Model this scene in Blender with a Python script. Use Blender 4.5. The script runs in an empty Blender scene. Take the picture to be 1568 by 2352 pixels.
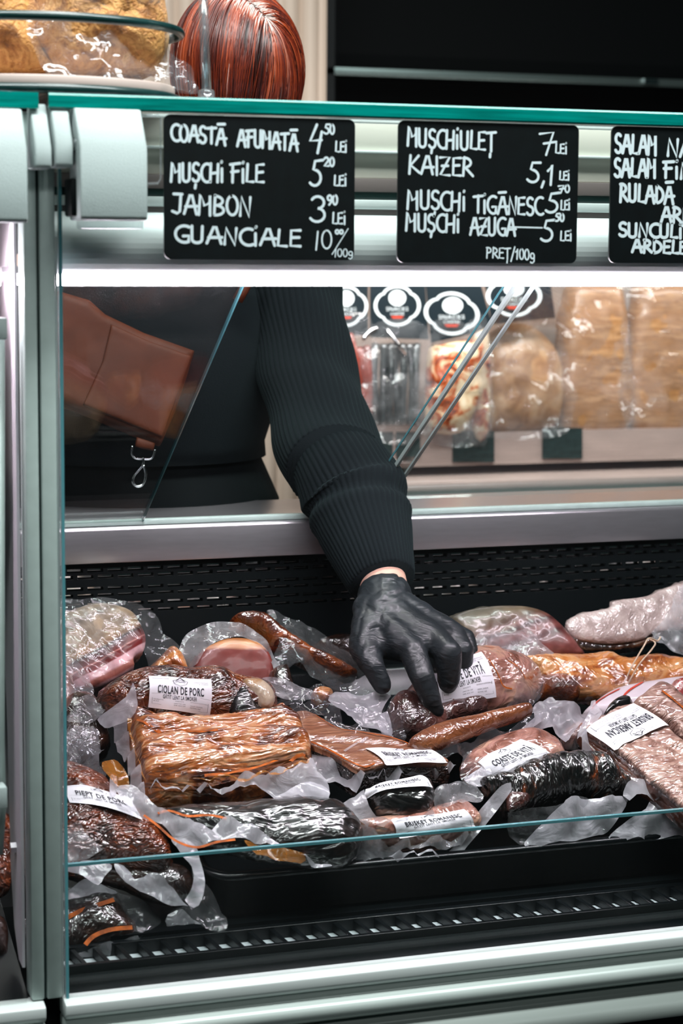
import bpy, bmesh, math, random
import numpy as np
from mathutils import Vector, Matrix, noise
from mathutils.geometry import delaunay_2d_cdt

S = bpy.context.scene
COL = S.collection
rnd = random.Random(7)

# ------------------------------------------------------------------ camera, world, lamps, exposure
W, H, FPX = 1568, 2352, 4800.0
YAW, PITCH, ROLL = math.radians(19.16), math.radians(7.12), math.radians(0.41)
def _basis():
    cy, sy, cp, sp = math.cos(YAW), math.sin(YAW), math.cos(PITCH), math.sin(PITCH)
    fw = Vector((sy*cp, cy*cp, -sp)); r = Vector((cy, -sy, 0)); u = r.cross(fw)
    c, s = math.cos(ROLL), math.sin(ROLL)
    return fw, c*r + s*u, c*u - s*r
FW, RT, UP = _basis()
def ray(px, py): return FW + RT*((px-W/2)/FPX) - UP*((py-H/2)/FPX)
_b = ray(595, 430)*2.114
_p = ray(140, 1300); _q = ray(150, 2300)
CAM = Vector((-_p.x*(_b.y/_p.y), -_b.y, -_q.z*(_b.y/_q.y)))
cd = bpy.data.cameras.new('camera'); cam = bpy.data.objects.new('camera', cd); COL.objects.link(cam)
M = Matrix((RT, UP, -FW)).transposed().to_4x4(); M.translation = CAM
cam.matrix_world = M
cd.sensor_fit = 'VERTICAL'; cd.sensor_height = 36; cd.sensor_width = 24; cd.lens = FPX/H*36
cd.clip_start = 0.05; cd.clip_end = 60
cd.dof.use_dof = True; cd.dof.focus_distance = 2.5; cd.dof.aperture_fstop = 5.8
S.camera = cam
S.view_settings.view_transform = 'Standard'; S.view_settings.look = 'None'
S.view_settings.gamma = 1.0; S.view_settings.use_curve_mapping = False
S.view_settings.exposure = 0.0
S.cycles.max_bounces = 8; S.cycles.diffuse_bounces = 3; S.cycles.glossy_bounces = 3
S.cycles.transmission_bounces = 4; S.cycles.transparent_max_bounces = 18
S.cycles.caustics_reflective = False; S.cycles.caustics_refractive = False
S.cycles.sample_clamp_indirect = 6.0; S.cycles.use_denoising = True

LED_STRENGTH = 56.0
LED_COLOR = (1.0, 0.89, 0.99)
wd = bpy.data.worlds.new('world'); S.world = wd; wd.use_nodes = True
bg = wd.node_tree.nodes['Background']; bg.inputs[0].default_value = (0.02, 0.042, 0.042, 1); bg.inputs[1].default_value = 0.25
def lamp(name, loc, aim, size, sizey, power, color=(1, 1, 1)):
    d = bpy.data.lights.new(name, 'AREA'); d.shape = 'RECTANGLE'; d.size = size; d.size_y = sizey
    d.energy = power; d.color = color
    o = bpy.data.objects.new(name, d); COL.objects.link(o); o.location = loc
    o.rotation_euler = (Vector(aim)-Vector(loc)).to_track_quat('-Z', 'Y').to_euler()
    return o
lamp('ceiling_or_fill_lamp', (0.4, -0.52, 2.35), (0.4, -0.05, 0.5), 2.4, 0.3, 96, (0.93, 1.0, 0.985))
lamp('ceiling_or_fill_lamp', (0.2, -2.6, 2.30), (0.3, 0.0, 0.5), 2.4, 0.3, 16, (0.93, 1.0, 0.985))  # forward fill added so the top glass does not shade the boards
lamp('ceiling_or_fill_lamp', (0.3, 0.62, 2.35), (0.35, 0.62, 0.0), 1.6, 0.3, 19, (1.0, 0.98, 0.95))
lamp('shelf_lamp', (1.25, 1.28, 0.84), (1.25, 1.58, 0.50), 1.5, 0.05, 7.5, (1.0, 0.96, 0.93))

# ------------------------------------------------------------------ placing by pixel ray onto world planes
def P(px, py, Y):
    d = ray(px, py); return CAM + d*((Y-CAM.y)/d.y)
PILE0, PILES = 0.077, 0.33            # surface of the heap: Z = PILE0 + PILES * Y
def D(px, py, h=0.0):
    d = ray(px, py); n = Vector((0, -PILES, 1)); k = PILE0 + h
    return CAM + d*((k - n.dot(CAM))/n.dot(d))
class Frame:
    def __init__(s, o, tilt, az=0.0):
        t, a = math.radians(tilt), math.radians(az)
        s.o = Vector(o); s.n = Vector((math.sin(a)*math.sin(t), -math.cos(a)*math.sin(t), math.cos(t)))
        s.u = (Vector((1, 0, 0)) - s.n*s.n.x).normalized(); s.v = s.n.cross(s.u)
        s.m = Matrix((s.u, s.v, s.n)).transposed().to_4x4(); s.m.translation = s.o
    def loc(s, px, py, z=0.0):
        d = ray(px, py); t = (z - s.n.dot(CAM - s.o))/s.n.dot(d)
        w = CAM + d*t - s.o
        return (w.dot(s.u), w.dot(s.v), z)

# ------------------------------------------------------------------ objects
def mesh_obj(name, verts, faces, mat=None, parent=None, smooth=True, matrix=None):
    me = bpy.data.meshes.new(name); me.from_pydata([tuple(v) for v in verts], [], faces); me.update()
    if mat:
        for m in (mat if isinstance(mat, (list, tuple)) else [mat]): me.materials.append(m)
    if smooth: me.polygons.foreach_set('use_smooth', [True]*len(me.polygons))
    o = bpy.data.objects.new(name, me); COL.objects.link(o)
    if parent: o.parent = parent
    if matrix is not None: o.matrix_world = matrix
    return o
def tag(o, label, cat, group=None):
    o['label'] = label; o['category'] = cat
    if group: o['group'] = group
    return o
def struct(o): o['kind'] = 'structure'; return o
def thing(name, label, cat, matrix=None, loc=None, group=None):
    o = bpy.data.objects.new(name, None); COL.objects.link(o); o.empty_display_size = 0.03
    if matrix is not None: o.matrix_world = matrix
    elif loc is not None: o.matrix_world = Matrix.Translation(loc)
    return tag(o, label, cat, group)
def world_part(name, verts, faces, mat, parent, smooth=False):
    """a part given in world coordinates under a thing with its own matrix"""
    if parent is not None:
        inv = parent.matrix_world.inverted()
        if parent.parent: inv = (parent.parent.matrix_world @ parent.matrix_basis).inverted() if False else parent.matrix_world.inverted()
        verts = [inv @ Vector(v) for v in verts]
    return mesh_obj(name, verts, faces, mat, parent, smooth)
class MB:
    def __init__(s): s.v = []; s.f = []
    def add(s, verts, faces):
        b = len(s.v); s.v += [tuple(x) for x in verts]; s.f += [tuple(i+b for i in f) for f in faces]; return s
    def box(s, x0, x1, y0, y1, z0, z1):
        return s.add([(x0,y0,z0),(x1,y0,z0),(x1,y1,z0),(x0,y1,z0),(x0,y0,z1),(x1,y0,z1),(x1,y1,z1),(x0,y1,z1)],
                     [(0,3,2,1),(4,5,6,7),(0,1,5,4),(1,2,6,5),(2,3,7,6),(3,0,4,7)])
    def prism(s, prof, x0, x1):        # profile of (y, z), closed, run along X
        n = len(prof)
        v = [(x0, y, z) for y, z in prof] + [(x1, y, z) for y, z in prof]
        f = [(i, (i+1) % n, n+(i+1) % n, n+i) for i in range(n)] + [tuple(range(n))[::-1], tuple(range(n, 2*n))]
        return s.add(v, f)
    def zprism(s, prof, z0, z1):       # profile of (x, y), closed, run along Z
        n = len(prof)
        v = [(x, y, z0) for x, y in prof] + [(x, y, z1) for x, y in prof]
        f = [(i, (i+1) % n, n+(i+1) % n, n+i) for i in range(n)] + [tuple(range(n))[::-1], tuple(range(n, 2*n))]
        return s.add(v, f)
    def tube(s, pts, r, n=10, closed=False, caps=True):
        pts = [Vector(p) for p in pts]; m = len(pts); rings = []; up = None
        for i, p in enumerate(pts):
            a = pts[(i-1) % m] if (closed or i > 0) else p; b = pts[(i+1) % m] if (closed or i < m-1) else p
            t = (b-a).normalized()
            if up is None: up = t.orthogonal().normalized()
            up = (up - t*up.dot(t)).normalized(); w = t.cross(up)
            rr = r[i] if isinstance(r, (list, tuple)) else r
            rings.append([p + up*(rr*math.cos(2*math.pi*k/n)) + w*(rr*math.sin(2*math.pi*k/n)) for k in range(n)])
        v = [q for R in rings for q in R]; f = []
        for i in range(m if closed else m-1):
            for k in range(n):
                j = (i+1) % m
                f.append((i*n+k, i*n+(k+1) % n, j*n+(k+1) % n, j*n+k))
        if caps and not closed: f += [tuple(range(n))[::-1], tuple(range((m-1)*n, m*n))]
        return s.add(v, f)
    def build(s, name, mat, parent=None, smooth=False, bevel=0.0, seg=2):
        o = world_part(name, s.v, s.f, mat, parent, smooth)
        bm = bmesh.new(); bm.from_mesh(o.data); bmesh.ops.recalc_face_normals(bm, faces=bm.faces)
        if bevel:
            es = [e for e in bm.edges if len(e.link_faces) == 2 and e.calc_face_angle() > 0.6]
            bmesh.ops.bevel(bm, geom=es, offset=bevel, segments=seg, profile=0.5, affect='EDGES', clamp_overlap=True)
            for f in bm.faces: f.smooth = True
        bm.to_mesh(o.data); bm.free()
        if bevel:
            try: o.data.set_sharp_from_angle(angle=math.radians(40))
            except Exception: pass
        return o

# ------------------------------------------------------------------ materials (procedural)
def new_mat(name):
    m = bpy.data.materials.new(name); m.use_nodes = True; nt = m.node_tree
    for n in list(nt.nodes): nt.nodes.remove(n)
    out = nt.nodes.new('ShaderNodeOutputMaterial')
    return m, nt, out
def nd(nt, kind, **kw):
    n = nt.nodes.new(kind)
    for k, v in kw.items():
        if k.startswith('i_'):
            n.inputs[k[2:].replace('_', ' ')].default_value = v
        else: setattr(n, k, v)
    return n
def c4(c): return (c[0], c[1], c[2], 1.0)
def hexc(h):
    h = h.lstrip('#'); v = [int(h[i:i+2], 16)/255 for i in (0, 2, 4)]
    return tuple(x/12.92 if x <= 0.04045 else ((x+0.055)/1.055)**2.4 for x in v)
def ramp(nt, stops):
    r = nt.nodes.new('ShaderNodeValToRGB'); e = r.color_ramp.elements
    while len(e) > 1: e.remove(e[-1])
    for i, (p, c) in enumerate(stops):
        x = e[0] if i == 0 else e.new(p)
        x.position = p; x.color = c4(hexc(c) if isinstance(c, str) else c)
    return r
def coords(nt, scale=(1, 1, 1), rot=(0, 0, 0)):
    t = nt.nodes.new('ShaderNodeTexCoord'); m = nt.nodes.new('ShaderNodeMapping')
    m.inputs['Scale'].default_value = scale; m.inputs['Rotation'].default_value = rot
    nt.links.new(t.outputs['Object'], m.inputs['Vector']); return m.outputs['Vector']
def fresnel(nt, ior, nrm=None):
    """fresnel of a thin pane: the same from either side"""
    g = nd(nt, 'ShaderNodeNewGeometry'); e = nd(nt, 'ShaderNodeMath', operation='MULTIPLY_ADD'); e.inputs[1].default_value = -2.0; e.inputs[2].default_value = 1.0
    nt.links.new(g.outputs['Backfacing'], e.inputs[0]); p = nd(nt, 'ShaderNodeMath', operation='POWER'); p.inputs[0].default_value = ior
    nt.links.new(e.outputs[0], p.inputs[1]); fr = nd(nt, 'ShaderNodeFresnel'); nt.links.new(p.outputs[0], fr.inputs[0])
    if nrm is not None: nt.links.new(nrm, fr.inputs['Normal'])
    return fr
def simple(name, col, rough=0.5, metal=0.0, spec=0.5, coat=0.0, nscale=0, nbump=0.0, mottle=0.0, stretch=(1, 1, 1), aniso=0):
    m, nt, out = new_mat(name); p = nd(nt, 'ShaderNodeBsdfPrincipled')
    col = hexc(col) if isinstance(col, str) else col
    p.inputs['Base Color'].default_value = c4(col); p.inputs['Roughness'].default_value = rough
    p.inputs['Metallic'].default_value = metal; p.inputs['Specular IOR Level'].default_value = spec
    p.inputs['Coat Weight'].default_value = coat; p.inputs['Coat Roughness'].default_value = 0.08
    if nscale:
        n = nd(nt, 'ShaderNodeTexNoise'); n.inputs['Scale'].default_value = nscale; n.inputs['Detail'].default_value = 5
        nt.links.new(coords(nt, stretch), n.inputs['Vector'])
        if nbump:
            b = nd(nt, 'ShaderNodeBump'); b.inputs['Strength'].default_value = nbump; b.inputs['Distance'].default_value = 0.002
            nt.links.new(n.outputs['Fac'], b.inputs['Height']); nt.links.new(b.outputs[0], p.inputs['Normal'])
        if mottle:
            r = ramp(nt, [(0.3, tuple(x*(1-mottle) for x in col)), (0.7, tuple(min(1, x*(1+mottle)) for x in col))])
            nt.links.new(n.outputs['Fac'], r.inputs[0]); nt.links.new(r.outputs[0], p.inputs['Base Color'])
    nt.links.new(p.outputs[0], out.inputs[0]); return m
DEEP = 1.28
def deep(c, k=None):
    c = hexc(c) if isinstance(c, str) else c
    return tuple(x**(k or DEEP) for x in c)
def wrinkles(nt, vec, scale, rough, strength, dist, ridge=1.0):
    """height of tight film: soft folds plus thin raised creases"""
    w = nd(nt, 'ShaderNodeTexNoise'); w.inputs['Scale'].default_value = scale; w.inputs['Detail'].default_value = 2
    w.inputs['Roughness'].default_value = rough; w.inputs['Distortion'].default_value = 1.6; nt.links.new(vec, w.inputs['Vector'])
    r = nd(nt, 'ShaderNodeTexNoise'); r.inputs['Scale'].default_value = scale*0.8; r.inputs['Detail'].default_value = 1.5
    r.inputs['Distortion'].default_value = 2.4; nt.links.new(vec, r.inputs['Vector'])
    s = nd(nt, 'ShaderNodeMath', operation='SUBTRACT'); s.inputs[1].default_value = 0.5; nt.links.new(r.outputs['Fac'], s.inputs[0])
    ab = nd(nt, 'ShaderNodeMath', operation='ABSOLUTE'); nt.links.new(s.outputs[0], ab.inputs[0])
    p = nd(nt, 'ShaderNodeMath', operation='MULTIPLY_ADD'); p.inputs[1].default_value = -ridge; nt.links.new(ab.outputs[0], p.inputs[0]); nt.links.new(w.outputs['Fac'], p.inputs[2])
    b = nd(nt, 'ShaderNodeBump'); b.inputs['Strength'].default_value = strength; b.inputs['Distance'].default_value = dist
    nt.links.new(p.outputs[0], b.inputs['Height']); return b.outputs[0]
def meat(name, stops, scale=30, stretch=(1, 1, 1), rot=(0, 0, 0), bump=0.55, bscale=120, bstretch=(1, 1, 1), dist=0.9, rough=0.4, coat=1.0, bdist=0.004, brough=0.55, ridge=1.0, deepen=None):
    """meat under tight vacuum film: coloured flesh, film gloss as a coat with wrinkles"""
    m, nt, out = new_mat(name); p = nd(nt, 'ShaderNodeBsdfPrincipled')
    n = nd(nt, 'ShaderNodeTexNoise'); n.inputs['Scale'].default_value = scale; n.inputs['Detail'].default_value = 7
    n.inputs['Roughness'].default_value = 0.62; n.inputs['Distortion'].default_value = dist
    nt.links.new(coords(nt, stretch, rot), n.inputs['Vector'])
    r = ramp(nt, [(q, deep(c, deepen)) for q, c in stops]); nt.links.new(n.outputs['Fac'], r.inputs[0]); nt.links.new(r.outputs[0], p.inputs['Base Color'])
    b = wrinkles(nt, coords(nt, bstretch, rot), bscale, brough, bump, bdist, ridge)
    nt.links.new(b, p.inputs['Normal']); nt.links.new(b, p.inputs['Coat Normal'])
    p.inputs['Roughness'].default_value = rough; p.inputs['Coat Weight'].default_value = coat
    p.inputs['Coat Roughness'].default_value = 0.09; p.inputs['Coat IOR'].default_value = 1.85
    nt.links.new(p.outputs[0], out.inputs[0]); return m
def layered(name, stops, axis=(0, 1, 0), off=0.0, size=0.1, wobble=0.15, wscale=12, bump=0.3, bscale=90, coat=1.0, grain=0.35):
    """flesh in layers along one direction of its own local space (bacon, rind over ham)"""
    m, nt, out = new_mat(name); p = nd(nt, 'ShaderNodeBsdfPrincipled')
    vec = coords(nt)
    d = nd(nt, 'ShaderNodeVectorMath', operation='DOT_PRODUCT'); d.inputs[1].default_value = Vector(axis).normalized()
    nt.links.new(vec, d.inputs[0])
    n = nd(nt, 'ShaderNodeTexNoise'); n.inputs['Scale'].default_value = wscale; n.inputs['Detail'].default_value = 4
    nt.links.new(vec, n.inputs['Vector'])
    a = nd(nt, 'ShaderNodeMath', operation='MULTIPLY_ADD'); a.inputs[1].default_value = 1/size; a.inputs[2].default_value = -off/size
    nt.links.new(d.outputs['Value'], a.inputs[0])
    q = nd(nt, 'ShaderNodeMath', operation='MULTIPLY_ADD'); q.inputs[1].default_value = wobble*2; q.inputs[2].default_value = -wobble
    nt.links.new(n.outputs['Fac'], q.inputs[0])
    s = nd(nt, 'ShaderNodeMath', operation='ADD'); nt.links.new(a.outputs[0], s.inputs[0]); nt.links.new(q.outputs[0], s.inputs[1])
    r = ramp(nt, [(q_, deep(c_)) for q_, c_ in stops]); nt.links.new(s.outputs[0], r.inputs[0])
    g = nd(nt, 'ShaderNodeTexNoise'); g.inputs['Scale'].default_value = 70; g.inputs['Detail'].default_value = 6
    nt.links.new(vec, g.inputs['Vector'])
    gr = ramp(nt, [(0.35, (1-grain,)*3), (0.6, (1, 1, 1))]); nt.links.new(g.outputs['Fac'], gr.inputs[0])
    mx = nd(nt, 'ShaderNodeMix', data_type='RGBA', blend_type='MULTIPLY'); mx.inputs['Factor'].default_value = 1.0
    nt.links.new(r.outputs[0], mx.inputs[6]); nt.links.new(gr.outputs[0], mx.inputs[7]); nt.links.new(mx.outputs[2], p.inputs['Base Color'])
    w = nd(nt, 'ShaderNodeTexNoise'); w.inputs['Scale'].default_value = bscale; w.inputs['Detail'].default_value = 2; w.inputs['Distortion'].default_value = 1.4
    nt.links.new(vec, w.inputs['Vector'])
    b = nd(nt, 'ShaderNodeBump'); b.inputs['Strength'].default_value = bump; b.inputs['Distance'].default_value = 0.003
    nt.links.new(w.outputs['Fac'], b.inputs['Height'])
    nt.links.new(b.outputs[0], p.inputs['Normal']); nt.links.new(b.outputs[0], p.inputs['Coat Normal'])
    p.inputs['Roughness'].default_value = 0.4; p.inputs['Coat Weight'].default_value = coat; p.inputs['Coat Roughness'].default_value = 0.07
    nt.links.new(p.outputs[0], out.inputs[0]); return m
def film(name, col=(0.80, 0.80, 0.86), haze=0.35, var=0.2, bump=0.7, bscale=38, gloss=0.09, weave=0.0, edge=None):
    """clear plastic film: partly see-through, milky, glossy and crumpled"""
    m, nt, out = new_mat(name)
    vec = coords(nt)
    w = nd(nt, 'ShaderNodeTexNoise'); w.inputs['Scale'].default_value = bscale; w.inputs['Detail'].default_value = 3; w.inputs['Distortion'].default_value = 1.2
    nt.links.new(vec, w.inputs['Vector'])
    b = nd(nt, 'ShaderNodeBump'); b.inputs['Strength'].default_value = bump; b.inputs['Distance'].default_value = 0.004
    nt.links.new(w.outputs['Fac'], b.inputs['Height']); nrm = b.outputs[0]
    if weave:
        ck = nd(nt, 'ShaderNodeTexChecker'); ck.inputs['Scale'].default_value = 700; nt.links.new(vec, ck.inputs['Vector'])
        b2 = nd(nt, 'ShaderNodeBump'); b2.inputs['Strength'].default_value = weave; b2.inputs['Distance'].default_value = 0.0006
        nt.links.new(ck.outputs['Fac'], b2.inputs['Height']); nt.links.new(nrm, b2.inputs['Normal']); nrm = b2.outputs[0]
    df = nd(nt, 'ShaderNodeBsdfDiffuse'); df.inputs[0].default_value = c4(col); nt.links.new(nrm, df.inputs['Normal'])
    tl = nd(nt, 'ShaderNodeBsdfTranslucent'); tl.inputs[0].default_value = c4(col); nt.links.new(nrm, tl.inputs['Normal'])
    body = nd(nt, 'ShaderNodeMixShader'); body.inputs[0].default_value = 0.5
    nt.links.new(df.outputs[0], body.inputs[1]); nt.links.new(tl.outputs[0], body.inputs[2])
    tr = nd(nt, 'ShaderNodeBsdfTransparent'); tr.inputs[0].default_value = (0.97, 0.97, 0.98, 1)
    n2 = nd(nt, 'ShaderNodeTexNoise'); n2.inputs['Scale'].default_value = 30; n2.inputs['Detail'].default_value = 5; n2.inputs['Distortion'].default_value = 1.5
    nt.links.new(vec, n2.inputs['Vector'])
    hz = nd(nt, 'ShaderNodeMath', operation='MULTIPLY_ADD', use_clamp=True); hz.inputs[1].default_value = var*2; hz.inputs[2].default_value = haze-var
    nt.links.new(n2.outputs['Fac'], hz.inputs[0])
    mx = nd(nt, 'ShaderNodeMixShader'); nt.links.new(hz.outputs[0], mx.inputs[0])
    nt.links.new(tr.outputs[0], mx.inputs[1]); nt.links.new(body.outputs[0], mx.inputs[2])
    gl = nd(nt, 'ShaderNodeBsdfGlossy'); gl.inputs['Roughness'].default_value = gloss; nt.links.new(nrm, gl.inputs['Normal'])
    fr = fresnel(nt, 1.5, nrm)
    m2 = nd(nt, 'ShaderNodeMixShader'); nt.links.new(fr.outputs[0], m2.inputs[0])
    nt.links.new(mx.outputs[0], m2.inputs[1]); nt.links.new(gl.outputs[0], m2.inputs[2])
    nt.links.new(m2.outputs[0], out.inputs[0]); return m
def pane(name, tint=(0.97, 0.985, 0.98), ior=1.35, dust=0.0, dcol=(0.8, 0.8, 0.85)):
    m, nt, out = new_mat(name)
    tr = nd(nt, 'ShaderNodeBsdfTransparent'); tr.inputs[0].default_value = c4(tint)
    last = tr.outputs[0]
    if dust:
        df = nd(nt, 'ShaderNodeBsdfDiffuse'); df.inputs[0].default_value = c4(dcol)
        n = nd(nt, 'ShaderNodeTexNoise'); n.inputs['Scale'].default_value = 9; n.inputs['Detail'].default_value = 6
        nt.links.new(coords(nt, (1, 1, 0.35)), n.inputs['Vector'])
        r = ramp(nt, [(0.35, (dust*0.4,)*3), (0.75, (dust*1.6,)*3)]); nt.links.new(n.outputs['Fac'], r.inputs[0])
        mx = nd(nt, 'ShaderNodeMixShader'); nt.links.new(r.outputs[0], mx.inputs[0])
        nt.links.new(last, mx.inputs[1]); nt.links.new(df.outputs[0], mx.inputs[2]); last = mx.outputs[0]
    gl = nd(nt, 'ShaderNodeBsdfGlossy'); gl.inputs['Roughness'].default_value = 0.02
    fr = fresnel(nt, ior)
    m2 = nd(nt, 'ShaderNodeMixShader'); nt.links.new(fr.outputs[0], m2.inputs[0])
    nt.links.new(last, m2.inputs[1]); nt.links.new(gl.outputs[0], m2.inputs[2]); nt.links.new(m2.outputs[0], out.inputs[0])
    return m
def emit(name, col, s):
    m, nt, out = new_mat(name); e = nd(nt, 'ShaderNodeEmission'); e.inputs[0].default_value = c4(col); e.inputs[1].default_value = s
    nt.links.new(e.outputs[0], out.inputs[0]); return m

# ------------------------------------------------------------------ soft shapes: lumps, films, labels
def catmull(pts, sp, closed=True):
    pts = [Vector(p) for p in pts]; n = len(pts); out = []
    rng = range(n) if closed else range(n-1)
    for i in rng:
        g = (lambda k: pts[k % n]) if closed else (lambda k: pts[max(0, min(n-1, k))])
        p0, p1, p2, p3 = g(i-1), g(i), g(i+1), g(i+2)
        k = max(1, int((p2-p1).length/sp))
        for j in range(k):
            t = j/k
            out.append(0.5*((2*p1) + (p2-p0)*t + (2*p0-5*p1+4*p2-p3)*t*t + (3*p1-p0-3*p2+p3)*t*t*t))
    if not closed: out.append(pts[-1])
    return out
def straight(pts, sp, closed=True):
    pts = [Vector(p) for p in pts]; n = len(pts); out = []
    for i in range(n if closed else n-1):
        a, b = pts[i], pts[(i+1) % n]; k = max(1, int((b-a).length/sp))
        out += [a + (b-a)*(j/k) for j in range(k)]
    if not closed: out.append(pts[-1])
    return out
def dist_poly(q, poly):
    a = poly; b = np.roll(poly, -1, 0); ab = b-a; L = (ab**2).sum(1)+1e-16
    ap = q[:, None, :]-a[None]; t = np.clip((ap*ab[None]).sum(2)/L, 0, 1)
    d = ap-ab[None]*t[..., None]; return np.sqrt((d**2).sum(2).min(1))
def inside(q, poly):
    x, y = q[:, 0:1], q[:, 1:2]; a = poly; b = np.roll(poly, -1, 0)
    c = ((a[:, 1] > y) != (b[:, 1] > y)) & (x < (b[:, 0]-a[:, 0])*(y-a[:, 1])/(b[:, 1]-a[:, 1]+1e-18)+a[:, 0])
    return c.sum(1) % 2 == 1
def fill(poly, sp, rings=()):
    """triangulate a 2-D outline with inner points; returns pts, tris, boundary index order"""
    poly = np.array(poly)[:, :2]; N = len(poly)
    A = 0.5*np.sum(poly[:, 0]*np.roll(poly[:, 1], -1)-np.roll(poly[:, 0], -1)*poly[:, 1])
    if A < 0: poly = poly[::-1].copy()
    t = np.roll(poly, -1, 0)-np.roll(poly, 1, 0); t /= np.linalg.norm(t, axis=1, keepdims=True)+1e-12
    nin = np.stack([-t[:, 1], t[:, 0]], 1); pts = [poly]
    last = 0
    for r in rings:
        q = poly+nin*r; q = q[inside(q, poly)]
        if len(q): q = q[dist_poly(q, poly) > r*0.93]
        if len(q): pts.append(q[::2] if r > sp else q)
        last = r
    x0, y0 = poly.min(0); x1, y1 = poly.max(0)
    gx, gy = np.meshgrid(np.arange(x0, x1, sp), np.arange(y0, y1, sp*0.87)); gx = gx+(np.arange(gx.shape[0])[:, None] % 2)*sp*0.5
    g = np.stack([gx.ravel(), gy.ravel()], 1); g = g[inside(g, poly)]
    if len(g): g = g[dist_poly(g, poly) > last+sp*0.55]
    if len(g): pts.append(g)
    allp = np.concatenate(pts)
    vs, es, fs, ov, oe, of = delaunay_2d_cdt([Vector((float(a), float(b))) for a, b in allp], [(i, (i+1) % N) for i in range(N)], [], 1, 1e-7)
    order = [None]*N
    for i, o in enumerate(ov):
        for k in o:
            if k < N: order[k] = i
    order = [i for i in order if i is not None]
    tri = []
    for f in fs:
        a, b, c = (vs[i] for i in f[:3])
        tri.append(tuple(f) if (b-a).cross(c-a) > 0 else tuple(f)[::-1])
    return np.array([(v.x, v.y) for v in vs]), tri, order, poly
def fbm(x, y, z, sc, seed=0.0):
    return noise.fractal(Vector((x*sc+seed, y*sc-seed, z*sc+seed*0.3)), 0.8, 2.1, 4)
def lump(name, parent, F, outline, mat, top=0.03, R=None, wall=0.0, bot=0.015, sp=0.0045, amp=0.002, ns=45, hf=None, seed=0.0, smooth=True, bulge=0.002, z=0.0, pw=2.0):
    pl = [F.loc(px, py, z)[:2] for px, py in outline]
    pl = [p[:2] for p in (catmull if smooth else straight)([(a, b, 0) for a, b in pl], sp*0.8)]
    span = max(np.ptp(np.array(pl), axis=0)); R = R or 0.35*min(np.ptp(np.array(pl), axis=0))
    rg = [R*k for k in (0.03, 0.11, 0.24, 0.42) if R*k < 0.5*min(np.ptp(np.array(pl), axis=0))]
    pts, tri, order, poly = fill(pl, sp, rg)
    def prof(d): x = np.clip(d/R, 0, 1); return (1-(1-x)**pw)**(1/pw)
    def h(a, b, rough=False):
        q = np.array([[a, b]]); d = dist_poly(q, poly)[0] if inside(q, poly)[0] else 0.0
        v = top*float(prof(np.array([d]))[0])+z
        if hf: v += hf(a, b)
        return v
    d = dist_poly(pts, poly); d[order] = 0; t = prof(d); V = []
    for (a, b), dd, tt in zip(pts, d, t):
        zz = top*tt+z+(hf(a, b) if hf else 0)+amp*fbm(a, b, 0, ns, seed)*min(1, 0.25+dd/0.008)
        V.append((a, b, zz))
    n0 = len(V); faces = list(tri); ring = list(order); N = len(order)
    nr = max(1, int(wall/0.006)) if wall > 0 else 0
    ts = np.roll(poly, -1, 0)-np.roll(poly, 1, 0); ts /= np.linalg.norm(ts, axis=1, keepdims=True)+1e-12
    for k in range(1, nr+1):
        s = k/nr; cur = []
        for j in range(N):
            a, b = V[order[j]][:2]; e = bulge*math.sin(math.pi*s)+amp*1.2*fbm(a, b, s*wall*2, ns, seed+3)
            cur.append(len(V)); V.append((a+ts[j % len(ts)][1]*e, b-ts[j % len(ts)][0]*e, V[order[j]][2]*(1-s)+(z-wall)*s))
        for j in range(N):
            faces.append((ring[j], cur[j], cur[(j+1) % N], ring[(j+1) % N]))
        ring = cur
    mp = {o: r for o, r in zip(order, ring)}
    for i in range(n0):
        if i not in mp:
            mp[i] = len(V); a, b = pts[i]; V.append((a, b, z-wall-bot*float(t[i])))
    faces += [tuple(mp[i] for i in f)[::-1] for f in tri]
    o = mesh_obj(name, V, faces, mat, parent, True)
    return o, h
def sheet(name, parent, F, pts, mat, amp=0.004, ns=22, sp=0.005, seed=1.0, smooth=True, fold=0.0, fdir=0.0, fs=120):
    """a thin film: outline points (px, py, height over the frame)"""
    L = [F.loc(*p) for p in pts]; z = np.array([p[2] for p in L]); xy = np.array([p[:2] for p in L])
    ol = (catmull if smooth else straight)([(a, b, 0) for a, b, _ in L], sp)
    P2, tri, order, poly = fill([p[:2] for p in ol], sp)
    V = []
    for a, b in P2:
        w = 1/((xy[:, 0]-a)**2+(xy[:, 1]-b)**2+1e-7)**1.3
        zz = float((w*z).sum()/w.sum())+1.4*amp*fbm(a, b, 0, ns, seed)+0.35*amp*fbm(a, b, 2, ns*2.3, seed)
        de = float(dist_poly(np.array([[a, b]]), poly)[0]); zz += 1.2*amp*math.exp(-de/0.007)*fbm(a, b, 5, 26, seed)
        if fold: zz += fold*math.sin((a*math.cos(fdir)+b*math.sin(fdir))*fs+3*fbm(a, b, 1, 12, seed))
        V.append((a, b, zz))
    return mesh_obj(name, V, tri, mat, parent, True)
_txt = {}
def text_geo(s, bold=0.0):
    if s not in _txt:
        c = bpy.data.curves.new('t', 'FONT'); c.body = s; c.resolution_u = 3; c.offset = bold; c.space_character = 1.12
        o = bpy.data.objects.new('t', c); COL.objects.link(o)
        dg = bpy.context.evaluated_depsgraph_get(); dg.update()
        me = bpy.data.meshes.new_from_object(o.evaluated_get(dg))
        v = np.array([x.co[:2] for x in me.vertices]); f = [tuple(p.vertices) for p in me.polygons]
        bpy.data.objects.remove(o); bpy.data.curves.remove(c); bpy.data.meshes.remove(me)
        v[:, 0] -= v[:, 0].min(); v[:, 0] /= v[:, 0].max(); v[:, 1] /= 0.73
        _txt[s] = (v, f)
    return _txt[s]
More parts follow.
